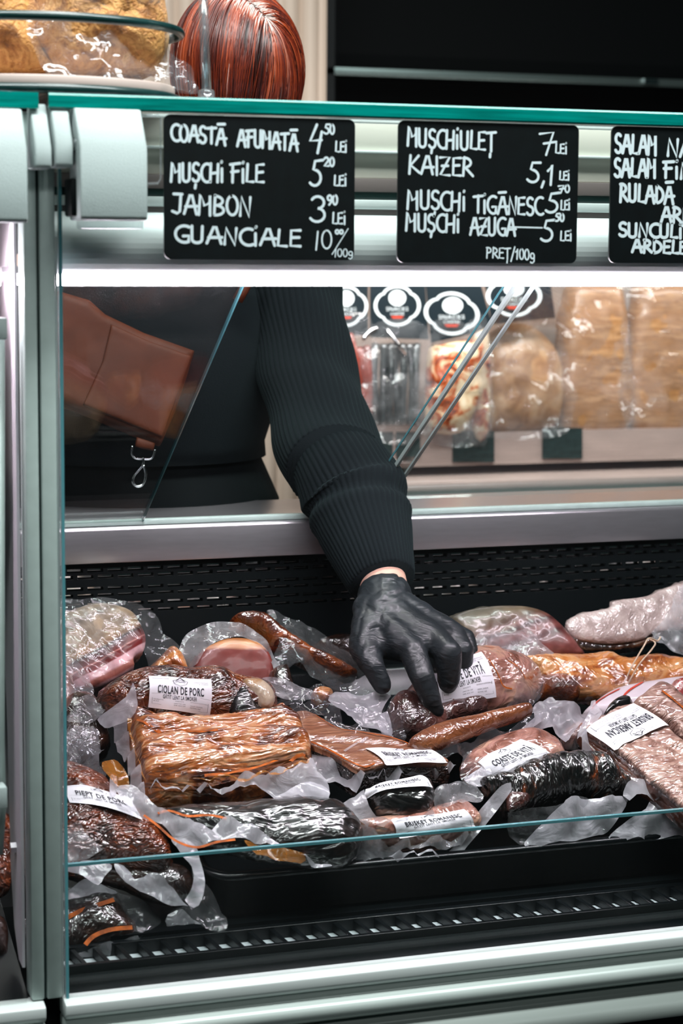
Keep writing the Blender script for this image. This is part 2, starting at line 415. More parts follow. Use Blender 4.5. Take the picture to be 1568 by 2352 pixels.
def ribbon2(pts, w):
    pts = [Vector((p[0], p[1])) for p in pts]; V = []; n = len(pts)
    for i, p in enumerate(pts):
        t = (pts[min(n-1, i+1)]-pts[max(0, i-1)]); t = t.normalized() if t.length else Vector((1, 0))
        m = Vector((-t.y, t.x))*w/2; V += [p+m, p-m]
    return V, [(2*i, 2*i+1, 2*i+3, 2*i+2) for i in range(n-1)]
def label(root, F, h, quad, title, sub='GĂTIT LENT LA SMOKER', zl=0.0022, tcol=None, aspect=1.5, logo=True, n=14, curl=0.0, span=(0.13, 0.87)):
    """a paper label lying on a package; quad = image corners TL, TR, BR, BL of the label as it reads"""
    cx, cy = sum(p[0] for p in quad)/4, sum(p[1] for p in quad)/4
    zc = 0.0
    for _ in range(3):
        a, b, _z = F.loc(cx, cy, zc); zc = h(a, b)
    q = [Vector(F.loc(px, py, zc)[:2]) for px, py in quad]
    def at(u, v, lift):
        p = q[0]*(1-u)*(1-v)+q[1]*u*(1-v)+q[2]*u*v+q[3]*(1-u)*v
        return (p.x, p.y, h(p.x, p.y)+zl+lift+curl*(u-0.5)**2*4+0.0012*math.sin(u*7+v*4))
    V = []; Fc = []
    for j in range(n+1):
        for i in range(n+1): V.append(at(i/n, j/n, 0))
    for j in range(n):
        for i in range(n):
            k = j*(n+1)+i; Fc.append((k, k+n+1, k+n+2, k+1))
    lab = mesh_obj('paper_label', V, Fc, MAT['paper'], root, True); lab['label'] = 'white paper label with dark print'
    mb = MB()
    def put(v, f, u0, v0, w, hh):
        mb.add([at(u0+a*w, v0-b*hh, 0.0005) for a, b in v], f)
    def line(pts, w=0.008):
        v, f = ribbon2(pts, w); mb.add([at(a, b, 0.0005) for a, b in v], f)
    if title: put(*text_geo(title, 0.022), span[0], 0.545, span[1]-span[0], 0.235)
    if sub: put(*text_geo(sub, 0.015), 0.22, 0.70, 0.54, 0.115)
    if logo:
        line([(0.38, 0.13), (0.44, 0.10), (0.56, 0.10), (0.62, 0.13), (0.60, 0.22), (0.5, 0.29), (0.40, 0.22), (0.38, 0.13)], 0.008)
        line([(0.43, 0.12), (0.5, 0.02), (0.57, 0.12)], 0.022)
        line([(0.42, 0.17), (0.46, 0.14), (0.5, 0.17), (0.54, 0.14), (0.58, 0.17)], 0.012)
    for s, u0, v0, w, hh in (('VALABILITATE', .07, .76, .16, .03), ('48 ZILE', .07, .81, .09, .03), ('INGREDIENTE', .42, .765, .13, .028),
                             ('CARNE PORC, SARE', .40, .83, .18, .028), ('PIPER, BOIA, FUM', .40, .88, .18, .028), ('INFORMATII NUTRITIONALE', .66, .76, .29, .028),
                             ('GRASIMI, ZAHARURI', .66, .85, .2, .028), ('PROTEINE, SARE', .66, .90, .17, .028), ('CONDITII PASTRARE', .72, .16, .22, .028), ('0 - 4 GRADE', .8, .21, .14, .028), ('PRODUS DIN CARNE', .05, .1, .26, .025)):
        put(*text_geo(s), u0, v0, w, hh)
    line([(0.03, 0.60), (0.18, 0.56)], 0.005); line([(0.8, 0.60), (0.97, 0.62)], 0.005)
    line([(0.05, 0.72), (0.05, 0.88), (0.2, 0.88)], 0.005); line([(0.95, 0.72), (0.95, 0.94), (0.8, 0.94)], 0.005)
    world = [root.matrix_world @ Vector(v) for v in mb.v]
    t = mesh_obj('print', mb.v, mb.f, MAT['ink'], None, False); t.parent = lab
    return lab
MAT = {}
# ------------------------------------------------------------------ the materials of the place
MAT.update(
    paper=simple('label_paper', '#eceaf0', 0.55), ink=simple('label_ink', '#2c2b33', 0.6),
    alu=simple('grey_aluminium', '#b2c1bd', 0.42, 0.1, nscale=60, mottle=0.05), aludark=simple('dark_groove', '#20302f', 0.5),
    alubright=simple('bright_aluminium', '#dfe6e4', 0.32, 0.1), rail=simple('rail_aluminium', '#b3bdb9', 0.35, 0.15),
    steel=simple('brushed_steel', (0.56, 0.53, 0.56), 0.30, 0.85, nscale=30, mottle=0.05, stretch=(1, 8, 8)),
    mirror=simple('polished_steel', (0.75, 0.72, 0.7), 0.08, 1.0), chrome=simple('chrome', (0.8, 0.8, 0.82), 0.12, 1.0),
    cover=simple('grey_plastic', '#a6b2b1', 0.5, nscale=900, nbump=0.25), white=simple('white_panel', '#ece4ec', 0.5),
    blackp=simple('black_plastic', '#070c0e', 0.36, spec=0.3, nscale=700, nbump=0.12), blackm=simple('black_matt', '#04080a', 0.6, spec=0.12),
    tray=simple('black_tray', '#05090b', 0.24, spec=0.35, nscale=25, nbump=0.05), gutter=simple('pale_gutter', '#c8d2d4', 0.4), fascia=simple('grey_fascia', '#8b938f', 0.4, 0.1), kick=simple('kick_panel', '#07090a', 0.6),
    beige=simple('beige_panel', '#d8d4c8', 0.45), brownp=simple('brown_grey_lip', '#6d6260', 0.4), greenp=simple('dark_green_gasket', '#2a4442', 0.3),
    refl=simple('white_reflector', '#dfe6e6', 0.55), lilac=simple('milk_lens_body', '#c9c6d2', 0.4),
    teal=simple('glass_edge_teal', (0.0, 0.20, 0.17), 0.18, coat=0.4, nscale=14, mottle=0.35, stretch=(1, 20, 20)),
    tealthin=simple('glass_edge_blue', (0.10, 0.30, 0.34), 0.12, coat=0.6),
    glass=pane('clear_glass', (0.985, 0.993, 0.99), 1.25, 0.0022), glasslow=pane('low_glass', (0.95, 0.965, 0.965), 1.3, 0.003),
    glasstop=pane('top_glass', (0.96, 0.985, 0.98), 1.4, 0.004), doorglass=pane('door_glass', (0.92, 0.94, 0.94), 1.35, 0.010, (0.75, 0.7, 0.68)),
    acrylic=pane('acrylic', (0.80, 0.88, 0.90), 1.6, 0.10), plastic_clear=pane('clear_holder', (0.95, 0.97, 0.97), 1.5, 0.16),
    board=simple('black_chalkboard', '#040a0c', 0.45, spec=0.3, nscale=60, mottle=0.3), chalk=simple('chalk_marker', '#d6e3e8', 0.7),
    led=emit('led_lens', LED_COLOR, LED_STRENGTH),
    film=film('vacuum_film', (0.9, 0.89, 0.94), haze=0.26, var=0.24), filmw=film('sealed_film_edge', (0.95, 0.92, 0.99), 0.56, 0.30, bump=0.7, weave=0.5),
    filmc=film('clear_film', haze=0.08, var=0.10, bump=0.5, gloss=0.06), filmd=film('low_haze_film', (0.7, 0.72, 0.75), 0.10, 0.09),  # filmd is a greyer film with little haze
    filmo=film('greasy_film', (0.80, 0.30, 0.05), 0.45, 0.3, bump=0.6), grease=simple('orange_fat', (0.36, 0.075, 0.004), 0.6, spec=0.2, nscale=90, nbump=0.6, mottle=0.6), sill=simple('dark_sill', '#040a0c', 0.4, spec=0.12), filmb=film('bread_film', (0.9, 0.9, 0.92), 0.10, 0.10, bump=0.6, bscale=25, gloss=0.08),
)
g_rose = meat('smoked_rib_flesh', [(0.34, '#2e140a'), (0.42, '#6d3617'), (0.485, '#b4682c'), (0.54, '#d6a478'), (0.59, '#b4682c'), (0.68, '#5e2f14')], 9, (1, 3.4, 1), bump=0.75, bscale=26, bstretch=(0.5, 2.6, 1), bdist=0.008, ridge=0.6, deepen=1.1)
MAT.update(
    ribs=g_rose,
    ribside=meat('rib_side_flesh', [(0.3, '#5a3c2c'), (0.5, '#8f6a55'), (0.7, '#b08a74')], 20, bump=0.25, bscale=40),
    knuckle=meat('knuckle_skin', [(0.25, '#1c0a05'), (0.42, '#48220f'), (0.55, '#7c4020'), (0.68, '#9a5c2e'), (0.8, '#5a2a14')], 30, bump=0.9, bscale=48, bdist=0.008, ridge=0.8, bstretch=(0.8, 1.3, 1)),
    charred=meat('charred_bark', [(0.3, '#050404'), (0.5, '#120b08'), (0.66, '#2a150b'), (0.76, '#9a5012')], 30, bump=0.5, bscale=26, bstretch=(0.6, 1.6, 1), bdist=0.009, ridge=0.5, coat=0.8),
    blackrib=meat('black_rib_bark', [(0.3, '#070606'), (0.52, '#1a1310'), (0.62, '#30221a'), (0.70, '#8a4a1a')], 20, (2.4, 1, 1), bump=0.8, bscale=30, bstretch=(2.0, 0.7, 1), bdist=0.010, ridge=0.6),
    bone=meat('bone_end', [(0.36, '#8a5a30'), (0.48, '#b8946c'), (0.6, '#cdbca8')], 18, bump=0.35, bscale=50),
    brisket=meat('brisket_flesh', [(0.25, '#6a3c26'), (0.45, '#98664a'), (0.6, '#b08468'), (0.75, '#86543c')], 24, (0.9, 7.0, 1), bump=0.35, bscale=40, bstretch=(0.6, 4, 1), ridge=0.5),
    brisketside=meat('brisket_bark', [(0.3, '#0e0705'), (0.5, '#2c160b'), (0.64, '#5d3114'), (0.75, '#a3611f')], 30, bump=0.8, bscale=70, bdist=0.006),
    american=meat('sliced_brisket_flesh', [(0.32, '#7a5446'), (0.45, '#a8857a'), (0.55, '#c2a599'), (0.62, '#a07e70'), (0.75, '#8a6654')], 30, (1, 2, 1), bump=0.75, bscale=30, bstretch=(0.8, 2.0, 1), bdist=0.008, ridge=1.0),
    amside=meat('sliced_brisket_bark', [(0.3, '#2a130a'), (0.5, '#5e3420'), (0.7, '#7d4c30')], 24, bump=0.3, bscale=40),
    rose=meat('rosy_smoked_flesh', [(0.28, '#5e382c'), (0.42, '#946454'), (0.52, '#bb9084'), (0.62, '#cda893'), (0.72, '#b0642e')], 20, bump=0.7, bscale=32, bdist=0.008, ridge=0.7),
    darkrose=meat('dark_smoked_flesh', [(0.3, '#2a1410'), (0.5, '#54302a'), (0.66, '#7c5248'), (0.8, '#96684e')], 26, bump=0.6, bscale=60),
    stick=meat('smoked_stick', [(0.3, '#6b3a20'), (0.5, '#96603c'), (0.7, '#b07a50')], 22, (0.5, 2, 1), bump=0.5, bscale=60),
    pork=meat('pork_breast_skin', [(0.25, '#26100a'), (0.42, '#5a2c12'), (0.56, '#8a481e'), (0.7, '#a85e2a'), (0.8, '#6a3216')], 20, (1, 2, 1), bump=1.0, bscale=44, bstretch=(0.9, 1.8, 1), bdist=0.009, ridge=0.8),
    orange=meat('golden_smoked_skin', [(0.3, '#5e2e16'), (0.42, '#a05a28'), (0.5, '#cc8c50'), (0.58, '#dcae80'), (0.66, '#b46e34'), (0.76, '#6e3a1a')], 14, (1, 2.4, 1), bump=0.7, bscale=30, bdist=0.008, ridge=0.6),
    tan=meat('dark_golden_skin', [(0.3, '#2a1208'), (0.5, '#6a3514'), (0.65, '#a25a1e'), (0.8, '#5a2b10')], 26, bump=0.6, bscale=60),
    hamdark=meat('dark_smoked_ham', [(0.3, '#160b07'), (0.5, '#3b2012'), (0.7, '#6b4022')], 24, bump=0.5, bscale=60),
    pale=meat('pale_rind', [(0.3, '#8d7a68'), (0.5, '#b5a18c'), (0.7, '#c7ab8a'), (0.82, '#8c6f55')], 20, bump=0.4, bscale=40),
    greyham=meat('grey_pink_cut', [(0.3, '#94807d'), (0.5, '#b7a4a1'), (0.7, '#cdbdb9')], 34, bump=0.5, bscale=90, bdist=0.003),
    salami=meat('salami_slice', [(0.42, '#9c2f2c'), (0.5, '#b4504a'), (0.56, '#e6d2cd')], 110, bump=0.1, dist=0.2),
    sausage=meat('thin_red_sausage', [(0.3, '#6a2c22'), (0.6, '#a3503f'), (0.8, '#c47a66')], 18, bump=0.2, bscale=30),
    darkstick=meat('dark_jerky', [(0.3, '#1c2022'), (0.55, '#3a4143'), (0.8, '#5d6668')], 18, (3, 0.6, 3), bump=0.2, bscale=30),
    snack=meat('snack_mix', [(0.35, '#5a2318'), (0.45, '#b9602a'), (0.52, '#d8bfa0'), (0.7, '#e6d8c4')], 26, bump=0.3, bscale=30, coat=0.3),
    crust=meat('bread_crust', [(0.32, '#5e3616'), (0.42, '#9c6630'), (0.5, '#c89456'), (0.58, '#a87038'), (0.64, '#d4a870'), (0.74, '#8a5a2c')], 26, bump=0.8, bscale=90, coat=0.0, rough=0.65, deepen=1.05),
    palebread=meat('pale_bread', [(0.3, '#8a5f3c'), (0.5, '#b58e6a'), (0.7, '#c8aa8c')], 22, bump=0.3, bscale=40, coat=0.2),
    wrapbread=meat('sliced_bread', [(0.3, '#8a6240'), (0.42, '#b5895f'), (0.5, '#9a7048'), (0.58, '#c09872'), (0.7, '#a57c52')], 14, (0.6, 7, 1), bump=0.2, bscale=30, coat=0.2),
    bacon=layered('bacon_layers', [(0.0, '#d6a8a4'), (0.06, '#dcb0b0'), (0.09, '#a86a60'), (0.15, '#b0766c'), (0.18, '#dcb2b6'), (0.255, '#deb4b8'), (0.27, '#8a2a28'), (0.33, '#7a2322'), (0.345, '#c08680'), (0.36, '#7c2522'), (0.43, '#6b2a22'), (0.46, '#4a2a1a'), (0.50, '#9c7040'), (0.56, '#a88a64'), (0.66, '#9c8468'), (0.8, '#b09a80'), (0.9, '#8a7a68'), (1.0, '#a0907c')], (-0.5, 1, 0), -0.042, 0.095, 0.045, 14, 0.3, 50, coat=0.5),
    hamcut=layered('ham_cut', [(0.0, '#74352f'), (0.62, '#853e36'), (0.70, '#8a443c'), (0.74, '#d0a085'), (0.82, '#c98f58'), (0.9, '#a5682c'), (1.0, '#7d4a1e')], (0.1, 1, 0), -0.04, 0.085, 0.05, 20, 0.12, 40, grain=0.15, coat=0.2),
    backbacon=layered('back_bacon', [(0.0, '#8a5652'), (0.2, '#5e2a2a'), (0.3, '#8a5450'), (0.42, '#4a1e1e'), (0.5, '#84584e'), (0.58, '#6a4c3c'), (0.75, '#7a6a58'), (1.0, '#6a645a')], (-0.25, 1, 0), -0.035, 0.08, 0.12, 16, 0.25, 30, coat=0.3),
    sweater=None, hair=None)

def wool(name, col, ang=False):
    m, nt, out = new_mat(name); p = nd(nt, 'ShaderNodeBsdfPrincipled')
    p.inputs['Base Color'].default_value = c4(hexc(col)); p.inputs['Roughness'].default_value = 0.9; p.inputs['Specular IOR Level'].default_value = 0.15
    p.inputs['Sheen Weight'].default_value = 0.08; p.inputs['Sheen Tint'].default_value = (0.3, 0.5, 0.5, 1)
    n = nd(nt, 'ShaderNodeTexNoise'); n.inputs['Scale'].default_value = 900; n.inputs['Detail'].default_value = 2; nt.links.new(coords(nt), n.inputs['Vector'])
    b = nd(nt, 'ShaderNodeBump'); b.inputs['Strength'].default_value = 0.6; b.inputs['Distance'].default_value = 0.001
    nt.links.new(n.outputs['Fac'], b.inputs['Height']); nt.links.new(b.outputs[0], p.inputs['Normal'])
    nt.links.new(p.outputs[0], out.inputs[0]); return m
MAT['sweater'] = wool('black_rib_knit', '#070d11'); MAT['apron'] = wool('black_cloth', '#05090b')
MAT['skin'] = meat('skin', [(0.3, '#d0a08c'), (0.6, '#deb4a0'), (0.8, '#d6a692')], 14, bump=0.05, bscale=200, coat=0.0, rough=0.5, deepen=1.0)
MAT['glove'] = meat('black_nitrile', [(0.3, '#1c2124'), (0.6, '#262c30'), (0.8, '#202528')], 10, bump=0.38, bscale=26, bstretch=(1, 1, 2.2), coat=0.05, rough=0.44, bdist=0.004, deepen=1.05)
MAT['leather'] = simple('brown_leather', '#4c200c', 0.6, spec=0.25, nscale=30, nbump=0.15, mottle=0.15)
MAT['scalp'] = simple('scalp', '#b09a90', 0.7)
def hairmat(name, stops):
    m, nt, out = new_mat(name); p = nd(nt, 'ShaderNodeBsdfPrincipled')
    a = nd(nt, 'ShaderNodeAttribute', attribute_name='tone'); r = ramp(nt, stops); nt.links.new(a.outputs['Fac'], r.inputs[0])
    nt.links.new(r.outputs[0], p.inputs['Base Color']); p.inputs['Roughness'].default_value = 0.34; p.inputs['Specular IOR Level'].default_value = 0.6
    nt.links.new(p.outputs[0], out.inputs[0]); return m
MAT['hair'] = hairmat('red_hair', [(0.0, '#1d0805'), (0.3, '#45130b'), (0.55, '#74260f'), (0.75, '#a84a26'), (0.86, '#b58a7c'), (1.0, '#c9bdb8')])
MAT['fluted'] = simple('beige_fluted_panel', '#c2af9f', 0.55)
MAT['woodpale'] = simple('pale_shelf', '#a8938c', 0.5, nscale=8, mottle=0.12, stretch=(1, 6, 6))
MAT['wall'] = simple('dark_wall', '#020405', 0.7, spec=0.1)
MAT['floor'] = simple('dark_floor_tiles', '#20282a', 0.5)
MAT['redline'] = simple('red_print', '#c23a22', 0.5)
MAT['whitewrap'] = simple('white_wrapper', '#d8ccd2', 0.35, coat=0.4, nscale=18, nbump=0.4)
MAT['twine'] = simple('butcher_twine', '#cdb49c', 0.8)
MAT['cardwhite'] = simple('badge_white', '#d8e0e2', 0.5); MAT['carddark'] = simple('card_dark', '#101c22', 0.35)
MAT['wireteal'] = simple('dark_wire', '#10302f', 0.3, coat=0.3); MAT['rackwood'] = simple('pale_board_disc', '#c9b5ad', 0.55)

# ------------------------------------------------------------------ setting
FZ = -0.80
struct(MB().box(-2.5, 3.5, -2.6, 3.2, FZ-0.05, FZ).build('floor', MAT['floor']))
struct(MB().box(-2.5, 3.5, 2.6, 2.7, FZ, 2.6).build('wall_back', MAT['wall']))
x0 = P(592, 300, 1.95).x; x1 = P(744, 120, 1.95).x
prof = []; k = 60
for i in range(k+1):
    x = x0-0.25+(x1-x0+0.25)*i/k; prof.append((x, 1.95-0.018*abs(math.sin((x-x0)/0.042*math.pi))**0.6))
prof += [(x1, 2.6), (x0-0.25, 2.6)]
struct(MB().zprism(prof, FZ, 2.3).build('trim_1', MAT['fluted']))

# ------------------------------------------------------------------ display case
XR = 1.15
case = thing('display_case', 'glass-fronted refrigerated meat counter with grey posts and a lit white canopy', 'display counter', loc=(0, 0, 0))
zt = P(900, 238, -0.02).z; zb = P(900, 273, -0.02).z
# base: bright rail, moulded lip, grey fascia, kick board
MB().prism([(-0.012, 0.0), (-0.012, -0.012), (-0.008, -0.017), (0.02, -0.017), (0.02, 0.002), (0.0, 0.003)], -0.002, XR).build('top_rail', MAT['alubright'], case, bevel=0.002)
MB().prism([(-0.006, -0.017), (-0.006, -0.026), (-0.016, -0.030), (-0.020, -0.037), (-0.018, -0.046), (-0.006, -0.052), (0.02, -0.052), (0.02, -0.017)], -0.002, XR).build('moulded_rail', MAT['rail'], case, bevel=0.003)
zfb = P(1568, 2334, -0.027).z
MB().prism([(-0.008, -0.052), (-0.010, -0.060), (-0.024, -0.072), (-0.027, -0.078), (-0.027, zfb), (0.02, zfb), (0.02, -0.052)], -0.002, XR).build('fascia', MAT['fascia'], case, bevel=0.0015)
MB().box(-0.002, XR, 0.03, 0.72, FZ+0.1, zfb).build('kick_board', MAT['kick'], case)
# deck inside: front sill, air grille with slots, sloped deck
MB().prism([(0.008, 0.0), (0.045, 0.012), (0.045, -0.02), (0.008, -0.02)], 0.0, XR).build('front_sill', MAT['sill'], case, bevel=0.002)
g = MB(); sp_ = 0.0248; x = 0.004; ya, yb, yc, yd = 0.045, 0.052, 0.088, 0.098; zg = 0.020
g.box(0, XR, ya, yb, 0.004, zg+0.0005); g.box(0, XR, yc, yd, 0.004, zg+0.006)
while x < XR-0.02:
    g.add([(x, yb, zg), (x+0.006, yb, zg), (x+0.000, yc, zg+0.004), (x-0.006, yc, zg+0.004), (x, yb, zg-0.008), (x+0.006, yb, zg-0.008), (x, yc, zg-0.006), (x-0.006, yc, zg-0.006)],
          [(0, 1, 2, 3), (4, 7, 6, 5), (0, 4, 5, 1), (1, 5, 6, 2), (2, 6, 7, 3), (3, 7, 4, 0)]); x += sp_
g.build('air_grille', MAT['blackp'], case, bevel=0.0007, seg=1)
MB().prism([(0.0525, 0.0118), (0.0975, 0.0118), (0.0975, 0.006), (0.0525, 0.006)], 0.0, XR).build('grille_gutter', MAT['gutter'], case)
dk = [(0.098, 0.030), (0.112, 0.032), (0.56, 0.19), (0.56, 0.15), (0.112, -0.01), (0.098, -0.01)]
MB().prism(dk, 0.0, XR).build('deck', MAT['blackp'], case)
# perforated back panel over polished sheet
pb = MB(); zs = [0.366, 0.3605, 0.3555, 0.3520, 0.3470, 0.3365, 0.3320, 0.3275, 0.3235, 0.3155, 0.3110, 0.3050, 0.3010, 0.18]
for r in range(len(zs)-1):
    za, zc = zs[r], zs[r+1]
    if r % 2 == 0: pb.box(-0.01, XR, 0.567, 0.570, zc, za)
    else:
        x = -0.01-0.013*((r//2) % 2)
        while x < XR:
            pb.box(x+0.021, x+0.0265, 0.567, 0.570, zc, za); x += 0.0265
pb.build('perforated_panel', MAT['blackm'], case)
MB().box(-0.01, XR, 0.576, 0.58, 0.16, 0.366).build('back_sheet', MAT['mirror'], case)
# steel ledge on the server side
MB().prism([(0.555, 0.368), (0.555, 0.412), (0.558, 0.415), (0.76, 0.418), (0.76, 0.38), (0.60, 0.368)], -0.01, XR).build('ledge', MAT['steel'], case, bevel=0.003)
MB().box(-0.01, XR, 0.60, 0.70, FZ, 0.366).build('rear_cabinet', MAT['steel'], case)
MB().box(0.0, XR, 0.561, 0.574, 0.4155, 0.4225).build('door_track', MAT['alu'], case, bevel=0.001)
# canopy seen between the price boards
yC = 0.060
def band(n, pa, pbm, y0, mat, y1=0.12, bev=0.0008):
    za, zc = P(865, pa, y0).z, P(865, pbm, y0).z
    return MB().box(-0.004, XR, y0, y1, zc, za).build(n, mat, case, bevel=bev)
band('canopy_top_lip', 276, 284, 0.028, MAT['alubright'], 0.033)
band('canopy_upper_panel', 284, 346, 0.072, MAT['beige'])
band('canopy_trim', 346, 352, 0.066, MAT['alubright'])
band('canopy_lower_panel', 353, 410, 0.074, MAT['beige'])
band('canopy_channel', 410, 441, 0.070, MAT['brownp'])
band('canopy_gasket', 441, 459, 0.076, MAT['greenp'])
band('canopy_bead', 459, 481, 0.066, MAT['alubright'], bev=0.003)
band('canopy_brown_strip', 481, 495, 0.072, MAT['brownp'])  # brown-grey strip set back between bead and reflector
zR, zL = P(865, 495, 0.06).z, P(865, 632, 0.036).z; zA = P(865, 632, 0.038).z
rp = [(0.085, zR)]
for i in range(13):
    a = i/12; rp.append((0.062-0.042*math.sin(a*2.42), zR+(zL-zR)*a))
rp += [(0.085, zA)]
MB().prism(rp, -0.004, XR).build('reflector', MAT['refl'], case, bevel=0.0)
zA, zB = P(865, 632, 0.038).z, P(865, 657, 0.038).z
ls = MB().prism([(0.040, zA), (0.037, zA-0.002), (0.037, zB+0.003), (0.041, zB), (0.066, zB+0.001), (0.066, zA)], 0.0008, XR).build('light_strip', MAT['led'], case)
ls['label'] = 'glowing white light strip'
# top glass: clear slab with a teal front edge
o = MB().box(-0.012, XR, -0.018, 0.36, zb+0.0005, zt-0.0005).build('top_glass', MAT['glasstop'], case)
xa = P(150, 230, -0.02).x
MB().prism([(-0.021, zb), (-0.0225, zb+0.002), (-0.0225, zt-0.002), (-0.021, zt), (-0.0181, zt), (-0.0181, zb)], -0.012, XR).build('top_glass_edge', MAT['teal'], case)['label'] = 'teal green polished edge of the top glass'
# front pane and low pane
zgt = zb-0.002
MB().box(0.004, XR, 0.000, 0.005, 0.003, zgt).build('front_glass', MAT['glass'], case)
MB().box(0.001, 0.004, -0.001, 0.006, -0.002, zgt).build('front_glass_edge', MAT['tealthin'], case)
zl_ = P(800, 1929, 0.03).z
MB().box(0.004, XR, 0.028, 0.0325, 0.004, zl_-0.0015).build('low_glass', MAT['glasslow'], case)
MB().box(0.004, XR, 0.0275, 0.033, zl_-0.0015, zl_+0.0015).build('low_glass_edge', MAT['tealthin'], case)['label'] = 'thin blue green top edge of the low glass'
# corner post with groove
px_ = lambda px, y=0.0: P(px, 1300, y).x
zp0, zp1 = 0.004, P(110, 395, 0).z
MB().zprism([(px_(98), 0.0), (px_(134), 0.0), (px_(134), 0.03), (px_(98), 0.03)], zp0, 0.90).build('corner_post', MAT['alu'], case, bevel=0.002)
MB().zprism([(px_(92.5), 0.004), (px_(98), 0.004), (px_(98), 0.03), (px_(92.5), 0.03)], zp0, 0.90).build('post_groove', MAT['aludark'], case)
MB().zprism([(px_(134), 0.006), (px_(141), 0.006), (px_(141), 0.012), (px_(134), 0.012)], zp0, 0.78).build('pane_gasket', MAT['alubright'], case)
# hinge cover and arm on this case
def cover(parent, pxl, pxr, ytop, ybend, ybot, y, name, mat, depth=0.05):
    xl, xr = P(pxl, ybend, y).x, P(pxr, ybend, y).x
    zt_, zm, zb_ = P(pxl, ytop, y+0.022).z, P(pxl, ybend, y).z, P(pxl, ybot, y).z
    return MB().prism([(y+0.026, zt_), (y, zm), (y, zb_+0.002), (y+0.004, zb_), (y+depth, zb_), (y+depth, zt_)], xl, xr).build(name, mat, parent, bevel=0.0022, seg=3)
cover(case, 183, 339, 247, 337, 505, -0.052, 'hinge_cover', MAT['cover'])
MB().zprism([(P(160, 420, -0.03).x, -0.035), (P(182, 420, -0.03).x, -0.035), (P(182, 420, -0.03).x, -0.004), (P(160, 420, -0.03).x, -0.004)], P(170, 497, -0.03).z, P(170, 410, -0.03).z).build('hinge_side', MAT['blackm'], case, bevel=0.002)
MB().zprism([(P(182, 520, -0.02).x, -0.03), (P(326, 520, -0.02).x, -0.03), (P(326, 520, -0.02).x, -0.003), (P(182, 520, -0.02).x, -0.003)], P(250, 527, -0.02).z, P(250, 500, -0.02).z).build('glass_holder', MAT['plastic_clear'], case, bevel=0.003)
cover(case, 126, 168, 228, 326, 384, -0.040, 'hinge_arm', MAT['cover'], 0.04)
MB().tube([P(168, 332, -0.030), P(184, 332, -0.030)], 0.006, 14).build('hinge_pin', MAT['chrome'], case, True)
pc = [(338, 268), (371, 262), (371, 262), (371, 415), (362, 424), (338, 424)]
MB().tube([P(a, b, -0.007) for a, b in [(336, 266), (362, 264), (369, 270), (369, 410), (362, 421), (338, 422)]], 0.0011, 8).build('clear_clip', MAT['plastic_clear'], case, True)

# neighbouring case, cut by the left edge of the photo
nb = thing('display_case', 'neighbouring meat counter left of the double posts, mostly outside the frame', 'display counter', loc=(-0.06, 0, 0))
XL = -0.75
MB().zprism([(px_(62), 0.0), (px_(92), 0.0), (px_(92), 0.03), (px_(62), 0.03)], 0.004, 0.90).build('corner_post', MAT['alu'], nb, bevel=0.002)
MB().prism([(-0.012, 0.0), (-0.012, -0.012), (-0.008, -0.017), (0.02, -0.017), (0.02, 0.002), (0.0, 0.003)], XL, px_(118)-0.012).build('top_rail', MAT['alubright'], nb, bevel=0.002)
MB().prism([(-0.006, -0.017), (-0.006, -0.026), (-0.016, -0.030), (-0.020, -0.037), (-0.018, -0.046), (-0.006, -0.052), (0.02, -0.052), (0.02, -0.017)], XL, px_(118)-0.012).build('moulded_rail', MAT['rail'], nb, bevel=0.003)
MB().prism([(-0.008, -0.052), (-0.010, -0.060), (-0.024, -0.072), (-0.027, -0.078), (-0.027, zfb), (0.02, zfb), (0.02, -0.052)], XL, px_(118)-0.012).build('fascia', MAT['fascia'], nb, bevel=0.0015)
MB().box(XL, -0.03, 0.03, 0.72, FZ+0.1, zfb).build('kick_board', MAT['kick'], nb)
MB().prism([(0.008, -0.02), (0.098, -0.02), (0.56, 0.15), (0.56, 0.19), (0.098, 0.03), (0.008, 0.0)], XL, -0.035).build('deck', MAT['blackp'], nb)
ew = px_(62)-0.001
yq = [(0.03, 0.03), (0.05, 0.032), (0.075, 0.06), (0.092, 0.12), (0.10, 0.25), (0.125, 0.45), (0.125, 0.80), (0.03, 0.80)]
MB().add([(ew-0.003, y, z) for y, z in yq]+[(ew, y, z) for y, z in yq], [tuple(range(8)), tuple(range(8, 16))[::-1]]+[(i, 8+i, 8+(i+1) % 8, (i+1) % 8) for i in range(8)]).build('end_panel', MAT['white'], nb)
MB().box(XL, ew-0.0045, 0.0, 0.005, 0.003, zgt).build('front_glass', MAT['glass'], nb)
cover(nb, -60, 63, 246, 340, 510, -0.052, 'hinge_cover', MAT['cover'])
cover(nb, 80, 119, 238, 337, 387, -0.040, 'hinge_arm', MAT['cover'], 0.04)
for a, b in ((730, 780), (1806, 1856)):
    xl, xr = P(-60, a, -0.012).x, P(25, a, -0.012).x; z0, z1 = P(20, b, -0.012).z, P(20, a, -0.012).z
    cl = MB().box(xl, xr-0.004, -0.014, 0.008, z0, z1).build('glass_clamp', MAT['cover'], nb, bevel=0.0015)
    MB().box(xr-0.004, P(53, a, -0.008).x, -0.010, 0.006, z0+0.001, z1-0.001).build('clamp_jaw', MAT['steel'], cl, bevel=0.0015)
bp = P(32, 630, 0.06)
MB().tube([Vector((ew-0.003, bp.y, bp.z)), Vector((ew-0.011, bp.y, bp.z))], 0.008, 6).build('bolt', MAT['steel'], nb)
bp = P(50, 1945, 0.06)
MB().tube([Vector((ew-0.003, bp.y, bp.z)), Vector((ew-0.009, bp.y, bp.z))], 0.006, 6).build('bolt', MAT['steel'], nb)
MB().box(XL, ew-0.02, 0.05, 0.12, P(5, 530, 0.05).z-0.25, P(5, 520, 0.05).z).build('canopy', MAT['beige'], nb)
